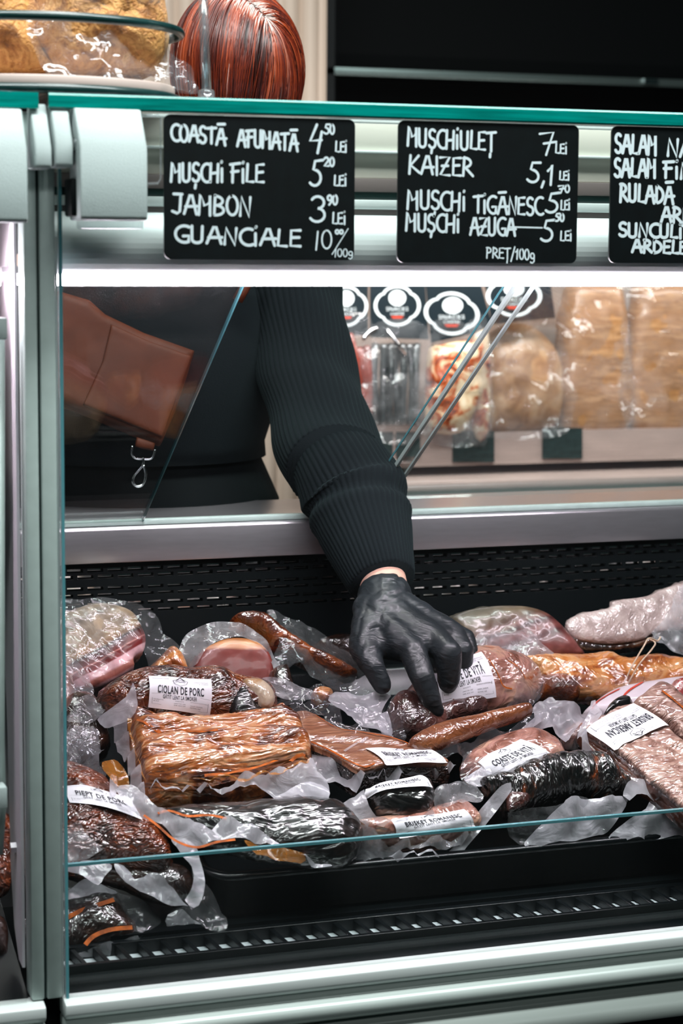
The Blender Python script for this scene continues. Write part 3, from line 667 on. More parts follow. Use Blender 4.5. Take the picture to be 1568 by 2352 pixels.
MB().box(XL, P(-4, 645, 0.05).x, 0.037, 0.066, zB, zA).build('light_strip', MAT['led'], nb)
MB().box(XL, -0.03, 0.03, 0.72, FZ, FZ+0.1).build('plinth', MAT['kick'], nb)
MB().box(-0.002, XR, 0.03, 0.72, FZ, FZ+0.1).build('plinth', MAT['kick'], case)
MB().box(XL, -0.022, -0.018, 0.36, zb+0.0005, zt-0.0005).build('top_glass', MAT['glasstop'], nb)
MB().box(XL, -0.022, -0.0225, -0.0181, zb, zt).build('top_glass_edge', MAT['teal'], nb)
MB().tube([P(2, 760, 0.02), P(2, 1700, 0.02), P(6, 1850, 0.02), P(-2, 1960, 0.03)], 0.004, 8).build('seal_tube', MAT['alu'], nb, True)

# sloping sliding doors on the server side
def door(label, pa, pb_, left, n=1):
    A = P(pa[0], pa[1], 0.105); B = P(pb_[0], pb_[1], 0.562)
    X = A.x if left else A.x; X2 = (-0.005 if left else XR-0.01)
    d = (B-A); d = Vector((0, B.y-A.y, B.z-A.z)); ln = d.length; d.normalize(); nrm = Vector((0, d.z, -d.y))
    if nrm.z < 0: nrm = -nrm
    t = thing('sliding_glass_door', label, 'glass door', loc=(X, B.y, B.z))
    a0 = Vector((0, A.y, A.z)); b0 = Vector((0, B.y, B.z))
    def slab(x0, x1, s0, s1, z0, z1):
        v = []
        for z in (z0, z1):
            for xx, s in ((x0, s0), (x1, s0), (x1, s1), (x0, s1)):
                q = a0+d*(s*ln)+nrm*z; v.append((xx, q.y, q.z))
        return v, [(0, 3, 2, 1), (4, 5, 6, 7), (0, 1, 5, 4), (1, 2, 6, 5), (2, 3, 7, 6), (3, 0, 4, 7)]
    lo, hi = min(X, X2), max(X, X2)
    MB().add(*slab(lo, hi, 0, 1, 0, 0.004)).build('pane', MAT['doorglass'], t)
    if left:
        MB().add(*slab(hi, hi+0.0016, 0, 1, -0.0005, 0.0045)).build('pane_edge', MAT['tealthin'], t)
    else:
        MB().add(*slab(lo-0.0035, lo, 0, 1, -0.001, 0.005)).build('pane_edge', MAT['alu'], t)
        MB().add(*slab(lo+0.015, lo+0.0195, 0, 1, -0.003, 0.0)).build('edge_profile', MAT['alu'], t)
        MB().add(*slab(lo-0.012, lo-0.0112, 0, 1, 0.006, 0.009)).build('second_edge', MAT['tealthin'], t)
    return t
door('sliding glass door at the left, in front of the brown leather bag', (557, 657), (295, 1200), True)
door('sliding glass door at the right, in front of the wrapped bread', (1190, 657), (880, 1148), False)
# tray
tr = thing('display_tray', 'long black plastic tray with a rounded rim under the meat packages', 'tray', loc=(0.19, 0.1, 0.06))
xa = P(470, 1985, 0.1).x; zl2 = 0.095
def tring(inset, z):
    r = max(0.004, 0.035-inset); out = []; X0, X1, Y0, Y1 = xa+inset, XR-0.02-inset, 0.10+inset, 0.54-inset
    for cx, cy, a0 in ((X0+r, Y0+r, 180), (X1-r, Y0+r, 270), (X1-r, Y1-r, 0), (X0+r, Y1-r, 90)):
        for k in range(7):
            a = math.radians(a0+k*15); out.append((cx+r*math.cos(a), cy+r*math.sin(a), z+max(0, (cy+r*math.sin(a)-0.10))*0.30))
    return out
rings = [tring(0.010, 0.033), tring(0.004, 0.075), tring(0.000, 0.0775), tring(-0.003, 0.082), tring(-0.002, 0.0855), tring(0.004, 0.0865), tring(0.008, 0.0845), tring(0.011, 0.0825), tring(0.014, 0.045)]
n = len(rings[0]); V = [p for r in rings for p in r]; Fc = []
for i in range(len(rings)-1):
    for k in range(n): Fc.append((i*n+k, i*n+(k+1) % n, (i+1)*n+(k+1) % n, (i+1)*n+k))
Fc.append(tuple((len(rings)-1)*n+k for k in range(n))); Fc.append(tuple(range(n))[::-1])
world_part('tray_shell', V, Fc, MAT['tray'], tr, True)
# ------------------------------------------------------------------ hand-lettered price boards
def arc(cx, cy, rx, ry, a0, a1, n=10):
    return [(cx+rx*math.cos(math.radians(a0+(a1-a0)*i/n)), cy+ry*math.sin(math.radians(a0+(a1-a0)*i/n))) for i in range(n+1)]
_A = [[(0.0, 0), (0.32, 1.0), (0.42, 1.0), (0.66, 0)], [(0.1, 0.38), (0.72, 0.42)]]
GL = {
 'A': (.68, _A), 'Ă': (.68, _A+[[(0.1, 1.22), (0.62, 1.26)]]),
 'B': (.6, [[(0.05, 0), (0.1, 1)], [(0.1, 1)]+arc(.12, .76, .38, .24, 80, -85)+arc(.1, .27, .46, .26, 85, -95)]),
 'C': (.55, [arc(.42, .5, .40, .5, 65, 300, 14)]),
 'D': (.6, [[(0.05, 0), (0.08, 1)], [(0.08, 1)]+arc(.05, .48, .52, .46, 70, -80)+[(0.05, 0)]]),
 'E': (.52, [[(0.5, .98), (0.08, .95), (0.05, 0.03), (0.5, 0.02)], [(0.08, .52), (0.44, .55)]]),
 'F': (.52, [[(0.1, 0), (0.12, .95)], [(-0.04, .93), (0.55, 1.0)], [(0.02, .55), (0.45, .6)]]),
 'G': (.66, [arc(.44, .52, .42, .5, 60, 300, 14)+[(0.62, .12), (0.64, .42), (0.38, .40)]]),
 'H': (.6, [[(0.02, 0), (0.06, 1)], [(0.52, -.03), (0.56, .95)], [(0.05, .45), (0.54, .5)]]),
 'i': (.2, [[(0.1, 0), (0.1, .72)], [(0.1, 1.05), (0.12, 1.1)]]),
 'I': (.2, [[(0.1, 0), (0.1, 1)]]), 'J': (.5, [[(0.05, 1.0), (0.5, 1.0)], [(0.46, 1.0), (0.40, .1), (0.26, 0), (0, .1)]]),
 'K': (.62, [[(0.03, 0), (0.1, 1)], [(0.56, .95), (0.1, .42), (0.6, 0.03)]]),
 'L': (.48, [[(0.12, 1), (0.06, 0.05), (0.46, 0.03)]]),
 'M': (.68, [[(0.0, 0), (0.08, 1.05), (0.30, .48), (0.56, .62), (0.60, 1.02), (0.60, -.02)]]),
 'N': (.62, [[(0.04, 0), (0.1, 1), (0.52, -.05), (0.58, .98)]]),
 'O': (.62, [arc(.31, .5, .29, .5, 100, 460, 18)]),
 'P': (.55, [[(0.03, 0), (0.08, 1)], [(0.0, .95)]+arc(.12, .72, .36, .25, 80, -90)]),
 'R': (.6, [[(0.03, 0), (0.1, 1)], [(0.05, .97)]+arc(.14, .74, .34, .25, 80, -90)+[(0.6, 0.02)]]),
 'S': (.52, [arc(.28, .75, .22, .25, 40, 250, 10)+arc(.25, .25, .24, .25, 80, -150, 10)]),
 'Ș': (.52, [arc(.28, .75, .22, .25, 40, 250, 10)+arc(.25, .25, .24, .25, 80, -150, 10), [(0.24, -.12), (0.2, -.32)]]),
 'T': (.58, [[(0.3, 0), (0.32, .97)], [(-0.02, .93), (0.64, 1.0)]]), 'Ț': (.58, [[(0.3, -.05), (0.32, .97)], [(-0.02, .93), (0.64, 1.0)], [(0.26, -.18), (0.24, -.36)]]),
 'U': (.6, [[(0.05, 1), (0.05, .25)]+arc(.28, .22, .23, .22, 185, 350)+[(0.53, 1)]]),
 'Z': (.6, [[(0.02, .95), (0.58, 1), (0.04, 0.02), (0.58, 0)], [(0.12, .5), (0.48, .52)]]),
 '0': (.5, [arc(.25, .5, .22, .5, 100, 460, 16)]), '1': (.3, [[(0.02, .68), (0.22, 1.0), (0.15, 0)]]), '|': (.2, [[(0.14, 1), (0.06, 0)]]),
 '2': (.5, [arc(.24, .74, .22, .26, 160, -30)+[(0.03, 0.02), (0.5, 0.04)]]),
 '3': (.52, [arc(.24, .76, .22, .24, 150, -80)+arc(.22, .27, .26, .27, 85, -150)]),
 '4': (.56, [[(0.34, 1.0), (0.02, .42), (0.56, .48)], [(0.54, .75), (0.34, 0)]]),
 '5': (.56, [[(0.6, 1.0), (0.22, .96), (0.14, .62)]+arc(.2, .3, .3, .31, 80, -140)]),
 '7': (.6, [[(0.0, .93), (0.56, 1.0), (0.26, 0)], [(0.15, .5), (0.66, .58)]]),
 '9': (.5, [arc(.25, .72, .21, .27, 0, 360, 14)+[(0.42, .3), (0.2, 0)]]),
 ',': (.2, [[(0.12, .12), (0.02, -.18)]]), '/': (.4, [[(0.0, -.25), (0.42, 1.15)]]),
 'g': (.46, [arc(.24, .42, .2, .26, 20, 380, 12)+[(0.42, -.1), (0.2, -.28), (0.04, -.18)]]), '-': (.5, [[(0, .45), (0.9, .4)]]), ' ': (.42, []),
}
def chalk(mb, s, x0, yb0, x1, yb1, hpx, Yp=-0.0202, w=0.0028):
    tot = sum(GL[c][0]+0.1 for c in s)-0.1; u = 0.0
    for c in s:
        gw, strokes = GL[c]
        for st in strokes:
            pts = []
            jx, jy = rnd.uniform(-.02, .02), rnd.uniform(-.03, .03)
            for a, b in st:
                f = (u+a+jx)/tot; px = x0+(x1-x0)*f; py = yb0+(yb1-yb0)*f-(b+jy)*hpx
                q = P(px, py, Yp); pts.append((q.x, q.z))
            if len(pts) < 2: continue
            V, F_ = ribbon2(pts, w)
            mb.add([(a, Yp-0.00004*rnd.random(), b) for a, b in V], F_)
            for e in (pts[0], pts[-1]):
                ring = [(e[0]+w/2*math.cos(k*math.pi/5), Yp-0.00002, e[1]+w/2*math.sin(k*math.pi/5)) for k in range(10)]
                mb.add(ring, [tuple(range(10))])
        u += gw+0.1
def price_board(tl, br, lines, lab):
    a, b = P(*tl, -0.020), P(*br, -0.020)
    x0, x1, z1, z0 = a.x, b.x, a.z, b.z; r = 0.007
    pr = []
    for cx, cz, a0 in ((x0+r, z0+r, 180), (x1-r, z0+r, 270), (x1-r, z1-r, 0), (x0+r, z1-r, 90)):
        for k in range(7):
            t = math.radians(a0+k*15); pr.append((cx+r*math.cos(t), cz+r*math.sin(t)))
    t = thing('price_board', lab, 'price board', loc=((x0+x1)/2, -0.019, z0), group='handwritten price boards')
    n = len(pr); mb = MB(); mb.add([(x, -0.020, z) for x, z in pr]+[(x, -0.0175, z) for x, z in pr], [tuple(range(n))[::-1], tuple(range(n, 2*n))]+[(i, n+i, n+(i+1) % n, (i+1) % n) for i in range(n)])
    mb.build('board', MAT['board'], t)
    for q in (x0+0.05, x1-0.05): MB().box(q-0.012, q+0.012, -0.0172, -0.004, z1-0.03, min(z1+0.004, zb-0.001)).build('hanging_clip', MAT['plastic_clear'], t)
    cb = MB()
    for L in lines: chalk(cb, *L[:6], w=L[6] if len(L) > 6 else 0.0028)
    cb.build('chalk_lettering', MAT['chalk'], t)
s_, l_ = 0.0022, 0.0020
price_board((376, 262), (813, 598), [
 ('COASTĂ', 393, 322, 518, 333, 38), ('AFUMATĂ', 545, 335, 683, 347, 39), ('4', 712, 352, 739, 354, 66), ('50', 744, 307, 768, 309, 22, 0.002), ('LEi', 770, 348, 796, 350, 24, l_),
 ('MUȘCHi', 393, 417, 512, 418, 42), ('FiLE', 530, 418, 606, 418, 42), ('5', 714, 425, 740, 425, 58), ('20', 744, 382, 767, 382, 20, s_), ('LEi', 767, 427, 795, 426, 24, l_),
 ('JAMBON', 396, 489, 577, 497, 44), ('3', 712, 511, 747, 511, 58), ('90', 751, 470, 775, 470, 22, s_), ('LEi', 763, 515, 793, 515, 26, l_),
 ('GUANCiALE', 401, 556, 691, 567, 38, 0.0030), ('|0', 722, 573, 762, 572, 42, 0.0018), ('00', 770, 537, 788, 537, 9, l_), ('/', 763, 574, 798, 574, 42, 0.0011), ('|00g', 768, 590, 810, 590, 18, 0.0012)],
 'black price board with rounded corners, first line COASTĂ AFUMATĂ')
price_board((915, 276), (1323, 605), [
 ('MUȘCHiULEȚ', 936, 335, 1136, 347, 42), ('7', 1239, 355, 1273, 355, 52, 0.0024), ('LEi', 1275, 352, 1301, 353, 22, l_),
 ('KAIZER', 939, 398, 1086, 404, 42), ('5,1', 1211, 418, 1272, 424, 46), ('LEi', 1284, 414, 1307, 414, 20, l_),
 ('MUȘCHi', 936, 479, 1068, 484, 42), ('TiGĂNESC', 1088, 489, 1245, 494, 40), ('5', 1254, 487, 1282, 486, 44), ('70', 1282, 443, 1308, 442, 17, 0.002), ('LEi', 1287, 483, 1308, 482, 22, l_),
 ('MUȘCHi', 933, 530, 1054, 534, 40), ('AZUGA', 1079, 539, 1183, 542, 40), ('-', 1170, 540, 1212, 540, 40, 0.0016), ('5', 1243, 553, 1270, 553, 48), ('50', 1274, 508, 1295, 508, 17, s_), ('LEi', 1286, 553, 1312, 553, 22, l_),
 ('PREȚ/100g', 1117, 592, 1227, 598, 24, 0.0017)],
 'black price board between two others, first line MUȘCHIULEȚ')
price_board((1405, 289), (1404+405, 606), [
 ('SALAM', 1412, 350, 1507, 356, 43, 0.0034), ('NA', 1531, 358, 1590, 361, 39, 0.0034), ('SALAM', 1411, 405, 1505, 408, 42, 0.0034), ('FiN', 1524, 407, 1586, 411, 36, 0.0034),
 ('RULADĂ', 1423, 463, 1546, 468, 40, 0.0034), ('ARD', 1517, 511, 1590, 514, 36, 0.0034), ('SUNCULiTE', 1421, 543, 1610, 549, 31, 0.0034), ('ARDELEN', 1452, 579, 1600, 584, 29, 0.0034)],
 'black price board cut off by the photo edge, first line SALAM')

# ------------------------------------------------------------------ the meat packages
def pk(name, lab, cat, F, group='vacuum packed meats in the counter'):
    return thing(name, lab, cat, matrix=F.m, group=group)
def FR(px, py, tilt, h=None, Y=None, az=0):
    return Frame(P(px, py, Y) if Y is not None else D(px, py, h or 0.0), tilt, az)

# back row ------------------------------------------------------------
F = FR(245, 1490, 62, Y=0.43, az=8)
t = pk('bacon_slab', 'streaky bacon slab with red and white layers in a cloudy bag at the back left', 'bacon', F)
lump('meat', t, F, [(120, 1410), (160, 1405), (200, 1390), (250, 1387), (300, 1405), (318, 1430), (333, 1465), (328, 1498), (306, 1512), (306, 1535), (270, 1558), (215, 1583), (160, 1584), (120, 1575)], MAT['bacon'], 0.012, 0.014, 0.05, 0.01, amp=0.003, seed=1)
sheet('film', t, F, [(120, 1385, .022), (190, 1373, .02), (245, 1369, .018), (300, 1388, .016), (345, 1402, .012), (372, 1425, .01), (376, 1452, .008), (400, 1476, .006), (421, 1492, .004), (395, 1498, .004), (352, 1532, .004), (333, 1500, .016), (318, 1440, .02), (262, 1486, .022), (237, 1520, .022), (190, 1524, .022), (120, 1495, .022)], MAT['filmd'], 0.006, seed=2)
F = FR(170, 1560, 55, Y=0.33)
t = pk('cured_shank', 'pale pink cured piece in a milky bag by the post', 'cured meat', F)
lump('meat', t, F, [(110, 1560), (145, 1545), (165, 1560), (168, 1600), (150, 1630), (110, 1640)], MAT['rose'], 0.02, seed=4)
sheet('film', t, F, [(110, 1495, .02), (150, 1504, .024), (176, 1516, .026), (196, 1540, .024), (215, 1572, .02), (214, 1597, .018), (195, 1588, .02), (166, 1592, .024), (146, 1606, .026), (110, 1600, .02)], MAT['film'], 0.005, seed=3)
F = FR(390, 1520, 55, Y=0.45)
t = pk('smoked_cut', 'small golden smoked piece between the streaky bacon and the round ham', 'smoked meat', F)
lump('meat', t, F, [(345, 1545), (372, 1505), (392, 1488), (412, 1500), (425, 1525), (425, 1550)], MAT['orange'], 0.02, wall=0.02, seed=5)
F = FR(540, 1530, 70, Y=0.44, az=-6)
t = pk('cooked_ham', 'round cooked ham with a dark pink cut face and golden fat rind', 'ham', F)
lump('meat', t, F, [(448, 1530), (465, 1496), (500, 1474), (545, 1465), (590, 1474), (618, 1500), (627, 1535), (622, 1570), (590, 1600), (500, 1600), (455, 1575)], MAT['hamcut'], 0.006, 0.012, 0.07, 0.02, amp=0.0012, seed=6)
sheet('film', t, F, [(408, 1535, .004), (418, 1472, .004), (452, 1442, .0), (520, 1428, -.01), (582, 1446, -.01), (628, 1505, -.004), (650, 1570, .0), (615, 1590, .006), (628, 1535, .010), (600, 1482, .010), (545, 1462, .011), (480, 1484, .010), (448, 1528, .010)], MAT['film'], 0.005, seed=7)
F = FR(590, 1450, 55, Y=0.50)
t = pk('smoked_hock', 'golden brown smoked hock with a narrow neck at the back, behind the round ham', 'smoked meat', F)
lump('meat', t, F, [(528, 1428), (553, 1411), (600, 1414), (640, 1442), (692, 1480), (742, 1504), (792, 1530), (818, 1556), (780, 1566), (735, 1548), (700, 1524), (655, 1502), (622, 1490), (598, 1462), (558, 1447)], MAT['tan'], 0.03, 0.02, 0.01, 0.025, amp=0.004, seed=8)
sheet('film', t, F, [(612, 1405, .0), (660, 1420, .0), (730, 1450, .0), (790, 1490, .004), (835, 1520, .006), (845, 1560, .01), (800, 1585, .016), (730, 1560, .024), (690, 1520, .03), (660, 1540, .02), (668, 1585, .02), (640, 1560, .02), (628, 1510, .02), (640, 1470, .02)], MAT['filmd'], 0.006, seed=9)
F = FR(790, 1500, 55, Y=0.50)
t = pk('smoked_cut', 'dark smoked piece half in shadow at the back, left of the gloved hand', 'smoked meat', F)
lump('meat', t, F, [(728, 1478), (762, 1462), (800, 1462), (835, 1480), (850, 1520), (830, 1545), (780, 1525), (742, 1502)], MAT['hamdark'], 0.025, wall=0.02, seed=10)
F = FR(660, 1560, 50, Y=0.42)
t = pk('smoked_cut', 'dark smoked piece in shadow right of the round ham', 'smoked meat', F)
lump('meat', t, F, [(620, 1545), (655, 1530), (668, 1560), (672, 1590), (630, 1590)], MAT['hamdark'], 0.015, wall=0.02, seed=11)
F = FR(1180, 1450, 62, Y=0.46, az=-8)
t = pk('bacon_slab', 'bacon slab with grey rind and dark pink layers at the back, right of the hand', 'bacon', F)
lump('meat', t, F, [(1033, 1422), (1060, 1406), (1120, 1394), (1200, 1393), (1252, 1408), (1292, 1440), (1328, 1485), (1332, 1505), (1190, 1512), (1100, 1505), (1072, 1482), (1044, 1445)], MAT['backbacon'], 0.014, 0.02, 0.05, 0.01, amp=0.003, seed=12)
sheet('film', t, F, [(1090, 1495, .03), (1098, 1455, .03), (1130, 1450, .03), (1165, 1458, .03), (1210, 1448, .03), (1250, 1485, .03), (1268, 1506, .03), (1180, 1512, .034)], MAT['film'], 0.005, seed=14)
F = FR(1450, 1430, 66, Y=0.46, az=6)
t = pk('roast_ham', 'large pale ham with a grey pink cut face and brown rind at the back right', 'ham', F)
lump('meat', t, F, [(1300, 1440), (1310, 1420), (1340, 1408), (1398, 1396), (1412, 1380), (1480, 1370), (1520, 1354), (1568, 1338), (1640, 1330), (1640, 1430), (1512, 1452), (1470, 1470), (1400, 1480), (1335, 1472), (1312, 1462)], MAT['greyham'], 0.008, 0.014, 0.004, 0.004, amp=0.003, seed=15)
o, _ = lump('rind', t, F, [(1306, 1445), (1330, 1468), (1400, 1480), (1470, 1470), (1515, 1448), (1520, 1462), (1478, 1484), (1400, 1496), (1335, 1494), (1308, 1470)], MAT['hamdark'], 0.006, 0.01, 0.03, 0.006, z=-0.004, seed=16); o['label'] = 'brown rind under the pale cut face'
sheet('film', t, F, [(1500, 1462, .014), (1530, 1410, .016), (1560, 1350, .02), (1640, 1320, .02), (1640, 1500, .02), (1560, 1500, .02), (1530, 1485, .016)], MAT['film'], 0.006, fold=0.004, fdir=0.6, fs=260, seed=17)
# middle right: long golden piece, wrapper, twine
F = FR(1400, 1550, 45, Y=0.40)
t = pk('smoked_tenderloin', 'long golden smoked piece lying across behind the labelled packages at the right', 'smoked meat', F)
lump('meat', t, F, [(1188, 1518), (1240, 1510), (1330, 1508), (1385, 1503), (1432, 1516), (1500, 1507), (1560, 1516), (1640, 1530), (1640, 1595), (1500, 1593), (1440, 1599), (1400, 1612), (1340, 1601), (1262, 1595), (1238, 1569), (1212, 1543)], MAT['orange'], 0.024, 0.026, 0.012, 0.02, amp=0.005, ns=30, seed=18)
lump('lower_cut', t, F, [(1238, 1565), (1290, 1559), (1326, 1593), (1314, 1618), (1252, 1612), (1236, 1593)], MAT['tan'], 0.03, 0.02, 0.01, 0.01, seed=19)
sheet('film', t, F, [(1240, 1550, .04), (1290, 1545, .042), (1340, 1552, .044), (1440, 1548, .044), (1500, 1560, .04), (1480, 1585, .036), (1400, 1602, .03), (1330, 1580, .036), (1262, 1575, .034)], MAT['filmc'], 0.006, seed=20)
tw = MB()
q = [P(1432, 1572, .352), P(1450, 1532, .348), P(1478, 1484, .36), P(1490, 1466, .38), P(1510, 1472, .40), P(1516, 1463, .41)]
tw.tube(catmull(q, 0.006, False), 0.0011, 6)
q = [P(1440, 1574, .352), P(1466, 1528, .346), P(1496, 1492, .355), P(1504, 1476, .38), P(1488, 1466, .40)]
tw.tube(catmull(q, 0.006, False), 0.0011, 6)
o = tw.build('butcher_twine', MAT['twine'], None, True); tag(o, 'pale butcher twine looped over the long golden smoked piece', 'string')
F = FR(1480, 1610, 40, Y=0.33)
t = pk('wrapped_package', 'smooth white wrapper with a red line, behind the sliced brisket at the right', 'wrapped food', F)
_, hw = lump('wrapper', t, F, [(1346, 1645), (1368, 1612), (1420, 1582), (1500, 1566), (1570, 1557), (1660, 1552), (1660, 1650), (1480, 1660)], MAT['whitewrap'], 0.022, 0.04, 0.01, 0.004, amp=0.001, seed=21)
def on(F, h, pts, lift, w, name, mat, parent, sp=0.004):
    L = []
    for px, py in pts:
        z = 0.0
        for _ in range(3): a, b, _z = F.loc(px, py, z); z = h(a, b)
        L.append((a, b, 0))
    L = catmull(L, sp, False); V, Fc = ribbon2(L, w)
    return mesh_obj(name, [(a, b, h(a, b)+lift) for a, b in V], Fc, mat, parent, True)
on(F, hw, [(1353, 1641), (1372, 1612), (1421, 1585)], 0.0012, 0.0022, 'red_edge', MAT['redline'], t)
on(F, hw, [(1426, 1607), (1440, 1590), (1462, 1576), (1474, 1571)], 0.0012, 0.0026, 'red_line', MAT['redline'], t)
F = FR(1572, 1590, 60, Y=0.29)
t = pk('salami', 'red and white speckled salami slice at the right edge of the photo', 'salami', F)
lump('slice', t, F, [(1545, 1590), (1552, 1568), (1568, 1556), (1600, 1560), (1610, 1590), (1590, 1612), (1560, 1610)], MAT['salami'], 0.003, 0.006, 0.02, 0.003, amp=0.0005, seed=22)
# ham hock with label ---------------------------------------------------
F = FR(435, 1595, 62, Y=0.315)
t = pk('pork_knuckle', 'shiny dark brown pork knuckle with a bone end, labelled CIOLAN DE PORC', 'pork knuckle', F)
_, hk = lump('meat', t, F, [(228, 1612), (240, 1580), (275, 1555), (330, 1534), (400, 1529), (430, 1534), (500, 1531), (542, 1549), (600, 1561), (626, 1582), (636, 1620), (634, 1655), (600, 1672), (520, 1675), (400, 1672), (330, 1668), (280, 1655), (240, 1640)], MAT['knuckle'], 0.036, 0.045, 0.01, 0.03, amp=0.004, ns=40, seed=23)
lump('bone', t, F, [(556, 1562), (575, 1558), (602, 1562), (626, 1585), (630, 1612), (618, 1630), (596, 1628), (578, 1605), (562, 1585)], MAT['bone'], 0.014, 0.022, 0.0, 0.01, z=0.026, amp=0.003, seed=24)[0]['label'] = 'pale bone end'
lump('charred_end', t, F, [(532, 1590), (556, 1574), (576, 1592), (590, 1622), (628, 1630), (634, 1650), (590, 1662), (540, 1660), (525, 1630)], MAT['charred'], 0.012, 0.02, 0.0, 0.01, z=0.024, amp=0.005, seed=25)[0]['label'] = 'charred black end around the bone'
label(t, F, lambda a, b: hk(a, b)*0.94+0.002, [(341, 1552), (483, 1562), (486, 1640), (342, 1622)], 'CIOLAN DE PORC', zl=0.004)
sheet('film', t, F, [(224, 1652, .02), (245, 1632, .028), (288, 1602, .034), (303, 1572, .034), (312, 1592, .04), (316, 1622, .042), (302, 1648, .04), (275, 1664, .034), (240, 1672, .026)], MAT['filmw'], 0.004, smooth=True, seed=26)
sheet('film', t, F, [(600, 1560, .01), (640, 1556, .006), (690, 1575, .004), (735, 1600, .004), (700, 1606, .01), (640, 1600, .014)], MAT['film'], 0.004, seed=27)
# clear bags behind the brisket
F = FR(770, 1620, 38, Y=0.33)
t = pk('smoked_cut', 'clear loose bag with one small amber piece, left of the thumb', 'smoked meat', F)
lump('meat', t, F, [(716, 1592), (732, 1584), (758, 1588), (764, 1600), (750, 1614), (728, 1608)], MAT['orange'], 0.012, wall=0.008, seed=28)
sheet('film', t, F, [(632, 1618, .01), (660, 1592, .02), (705, 1572, .026), (765, 1560, .03), (850, 1562, .026), (882, 1580, .02), (880, 1640, .012), (800, 1640, .016), (720, 1610, .022), (660, 1622, .016)], MAT['filmc'], 0.008, seed=29)
sheet('film', t, F, [(752, 1612, .02), (768, 1592, .028), (800, 1588, .03), (850, 1590, .028), (897, 1594, .024), (884, 1618, .022), (876, 1640, .02), (893, 1655, .014), (897, 1694, .008), (840, 1674, .012), (790, 1640, .018)], MAT['filmw'], 0.006, seed=30)
sheet('film', t, F, [(876, 1642, .018), (888, 1636, .022), (896, 1660, .02), (900, 1700, .012), (880, 1690, .012), (866, 1665, .014)], MAT['filmw'], 0.003, seed=31)
# rib slab ---------------------------------------------------------------
F = FR(510, 1725, 24, h=0.045)
t = pk('rib_slab', 'large orange brown slab of smoked ribs in clear film in the middle of the counter front', 'ribs', F)
def ribh(a, b):
    s = b+0.22*(a-0.0)**2*4; return 0.0115*abs(math.sin(s*math.pi/0.036+0.6))**0.8+0.004*fbm(a*0.3, b, 0, 36, 3.0)
ol = [(306, 1690), (302, 1660), (310, 1646), (350, 1652), (390, 1662), (436, 1671), (520, 1664), (588, 1650), (640, 1632), (652, 1634), (672, 1656), (690, 1675), (708, 1718), (712, 1738), (692, 1756), (640, 1764), (554, 1779), (466, 1788), (390, 1796), (340, 1802), (330, 1790), (318, 1728)]
lump('meat', t, F, ol, [MAT['ribs']], 0.012, 0.016, 0.052, 0.002, sp=0.0038, amp=0.0022, ns=60, hf=ribh, seed=32, smooth=True, bulge=0.006)
F2 = F
sheet('film', t, F, [(248, 1634, -.01), (275, 1628, .0), (292, 1640, .01), (296, 1680, .01), (308, 1722, .01), (322, 1765, .012), (332, 1800, .014), (336, 1835, .006), (318, 1832, .0), (300, 1822, -.01), (294, 1782, -.01), (285, 1745, -.012), (270, 1722, -.012), (263, 1700, -.012), (258, 1668, -.012), (246, 1655, -.012)], MAT['filmw'], 0.004, ns=40, seed=33)
sheet('film', t, F, [(290, 1640, .012), (304, 1648, .018), (300, 1670, .016), (308, 1700, .014), (322, 1760, .016), (334, 1800, .018), (326, 1770, .012), (306, 1720, .01), (294, 1680, .008)], MAT['filmo'], 0.003, seed=34)
sheet('film', t, F, [(334, 1800, .012), (360, 1796, .016), (430, 1796, .018), (470, 1790, .02), (560, 1780, .02), (640, 1765, .02), (695, 1756, .018), (712, 1740, .016), (735, 1775, .008), (755, 1800, .0), (756, 1826, -.004), (744, 1842, -.006), (700, 1846, -.006), (660, 1840, -.004), (610, 1828, .0), (560, 1824, .0), (530, 1828, .0), (510, 1824, .002), (490, 1812, .006), (460, 1816, .004), (420, 1820, .002), (370, 1812, .004), (340, 1818, .002)], MAT['filmw'], 0.006, ns=30, seed=35)
sheet('film', t, F, [(440, 1792, .022), (500, 1786, .024), (600, 1772, .024), (690, 1752, .022), (712, 1738, .02), (708, 1752, .018), (640, 1778, .018), (560, 1794, .018), (480, 1802, .016)], MAT['filmo'], 0.004, seed=36)
sheet('film', t, F, [(640, 1835, -.002), (690, 1800, .008), (738, 1800, .006), (756, 1816, .002), (752, 1836, -.002), (720, 1848, -.004)], MAT['filmw'], 0.004, fold=0.004, fdir=1.2, seed=37)
hr_ = lambda a, b: ribh(a, b)+0.012
on(F, hr_, [(314, 1654), (350, 1662), (400, 1675), (440, 1682), (500, 1678)], 0.001, 0.003, 'fat_seam', MAT['grease'], t)
on(F, hr_, [(470, 1778), (540, 1770), (610, 1756), (680, 1742), (702, 1726)], 0.001, 0.003, 'fat_seam', MAT['grease'], t)
# left: crumpled bag, dark piece, pork breast ----------------------------
F = FR(190, 1640, 40, h=0.03)
t = pk('smoked_cut', 'dark smoked piece under a crumpled milky bag by the post, left of the knuckle', 'smoked meat', F)
lump('meat', t, F, [(110, 1600), (160, 1590), (215, 1600), (240, 1650), (250, 1710), (200, 1740), (110, 1740)], MAT['hamdark'], 0.02, 0.04, 0.02, 0.01, seed=38)
sheet('film', t, F, [(183, 1606, .03), (207, 1594, .034), (222, 1616, .036), (240, 1640, .034), (228, 1650, .036), (205, 1664, .034), (170, 1662, .03), (150, 1664, .026), (158, 1636, .028)], MAT['film'], 0.008, ns=40, seed=39)
sheet('film', t, F, [(110, 1690, .03), (150, 1684, .03), (172, 1662, .034), (200, 1660, .036), (224, 1674, .034), (236, 1705, .03), (240, 1722, .028), (226, 1738, .03), (236, 1765, .024), (246, 1778, .02), (240, 1786, .02), (200, 1772, .028), (150, 1754, .03), (110, 1750, .03)], MAT['film'], 0.011, ns=34, seed=40)
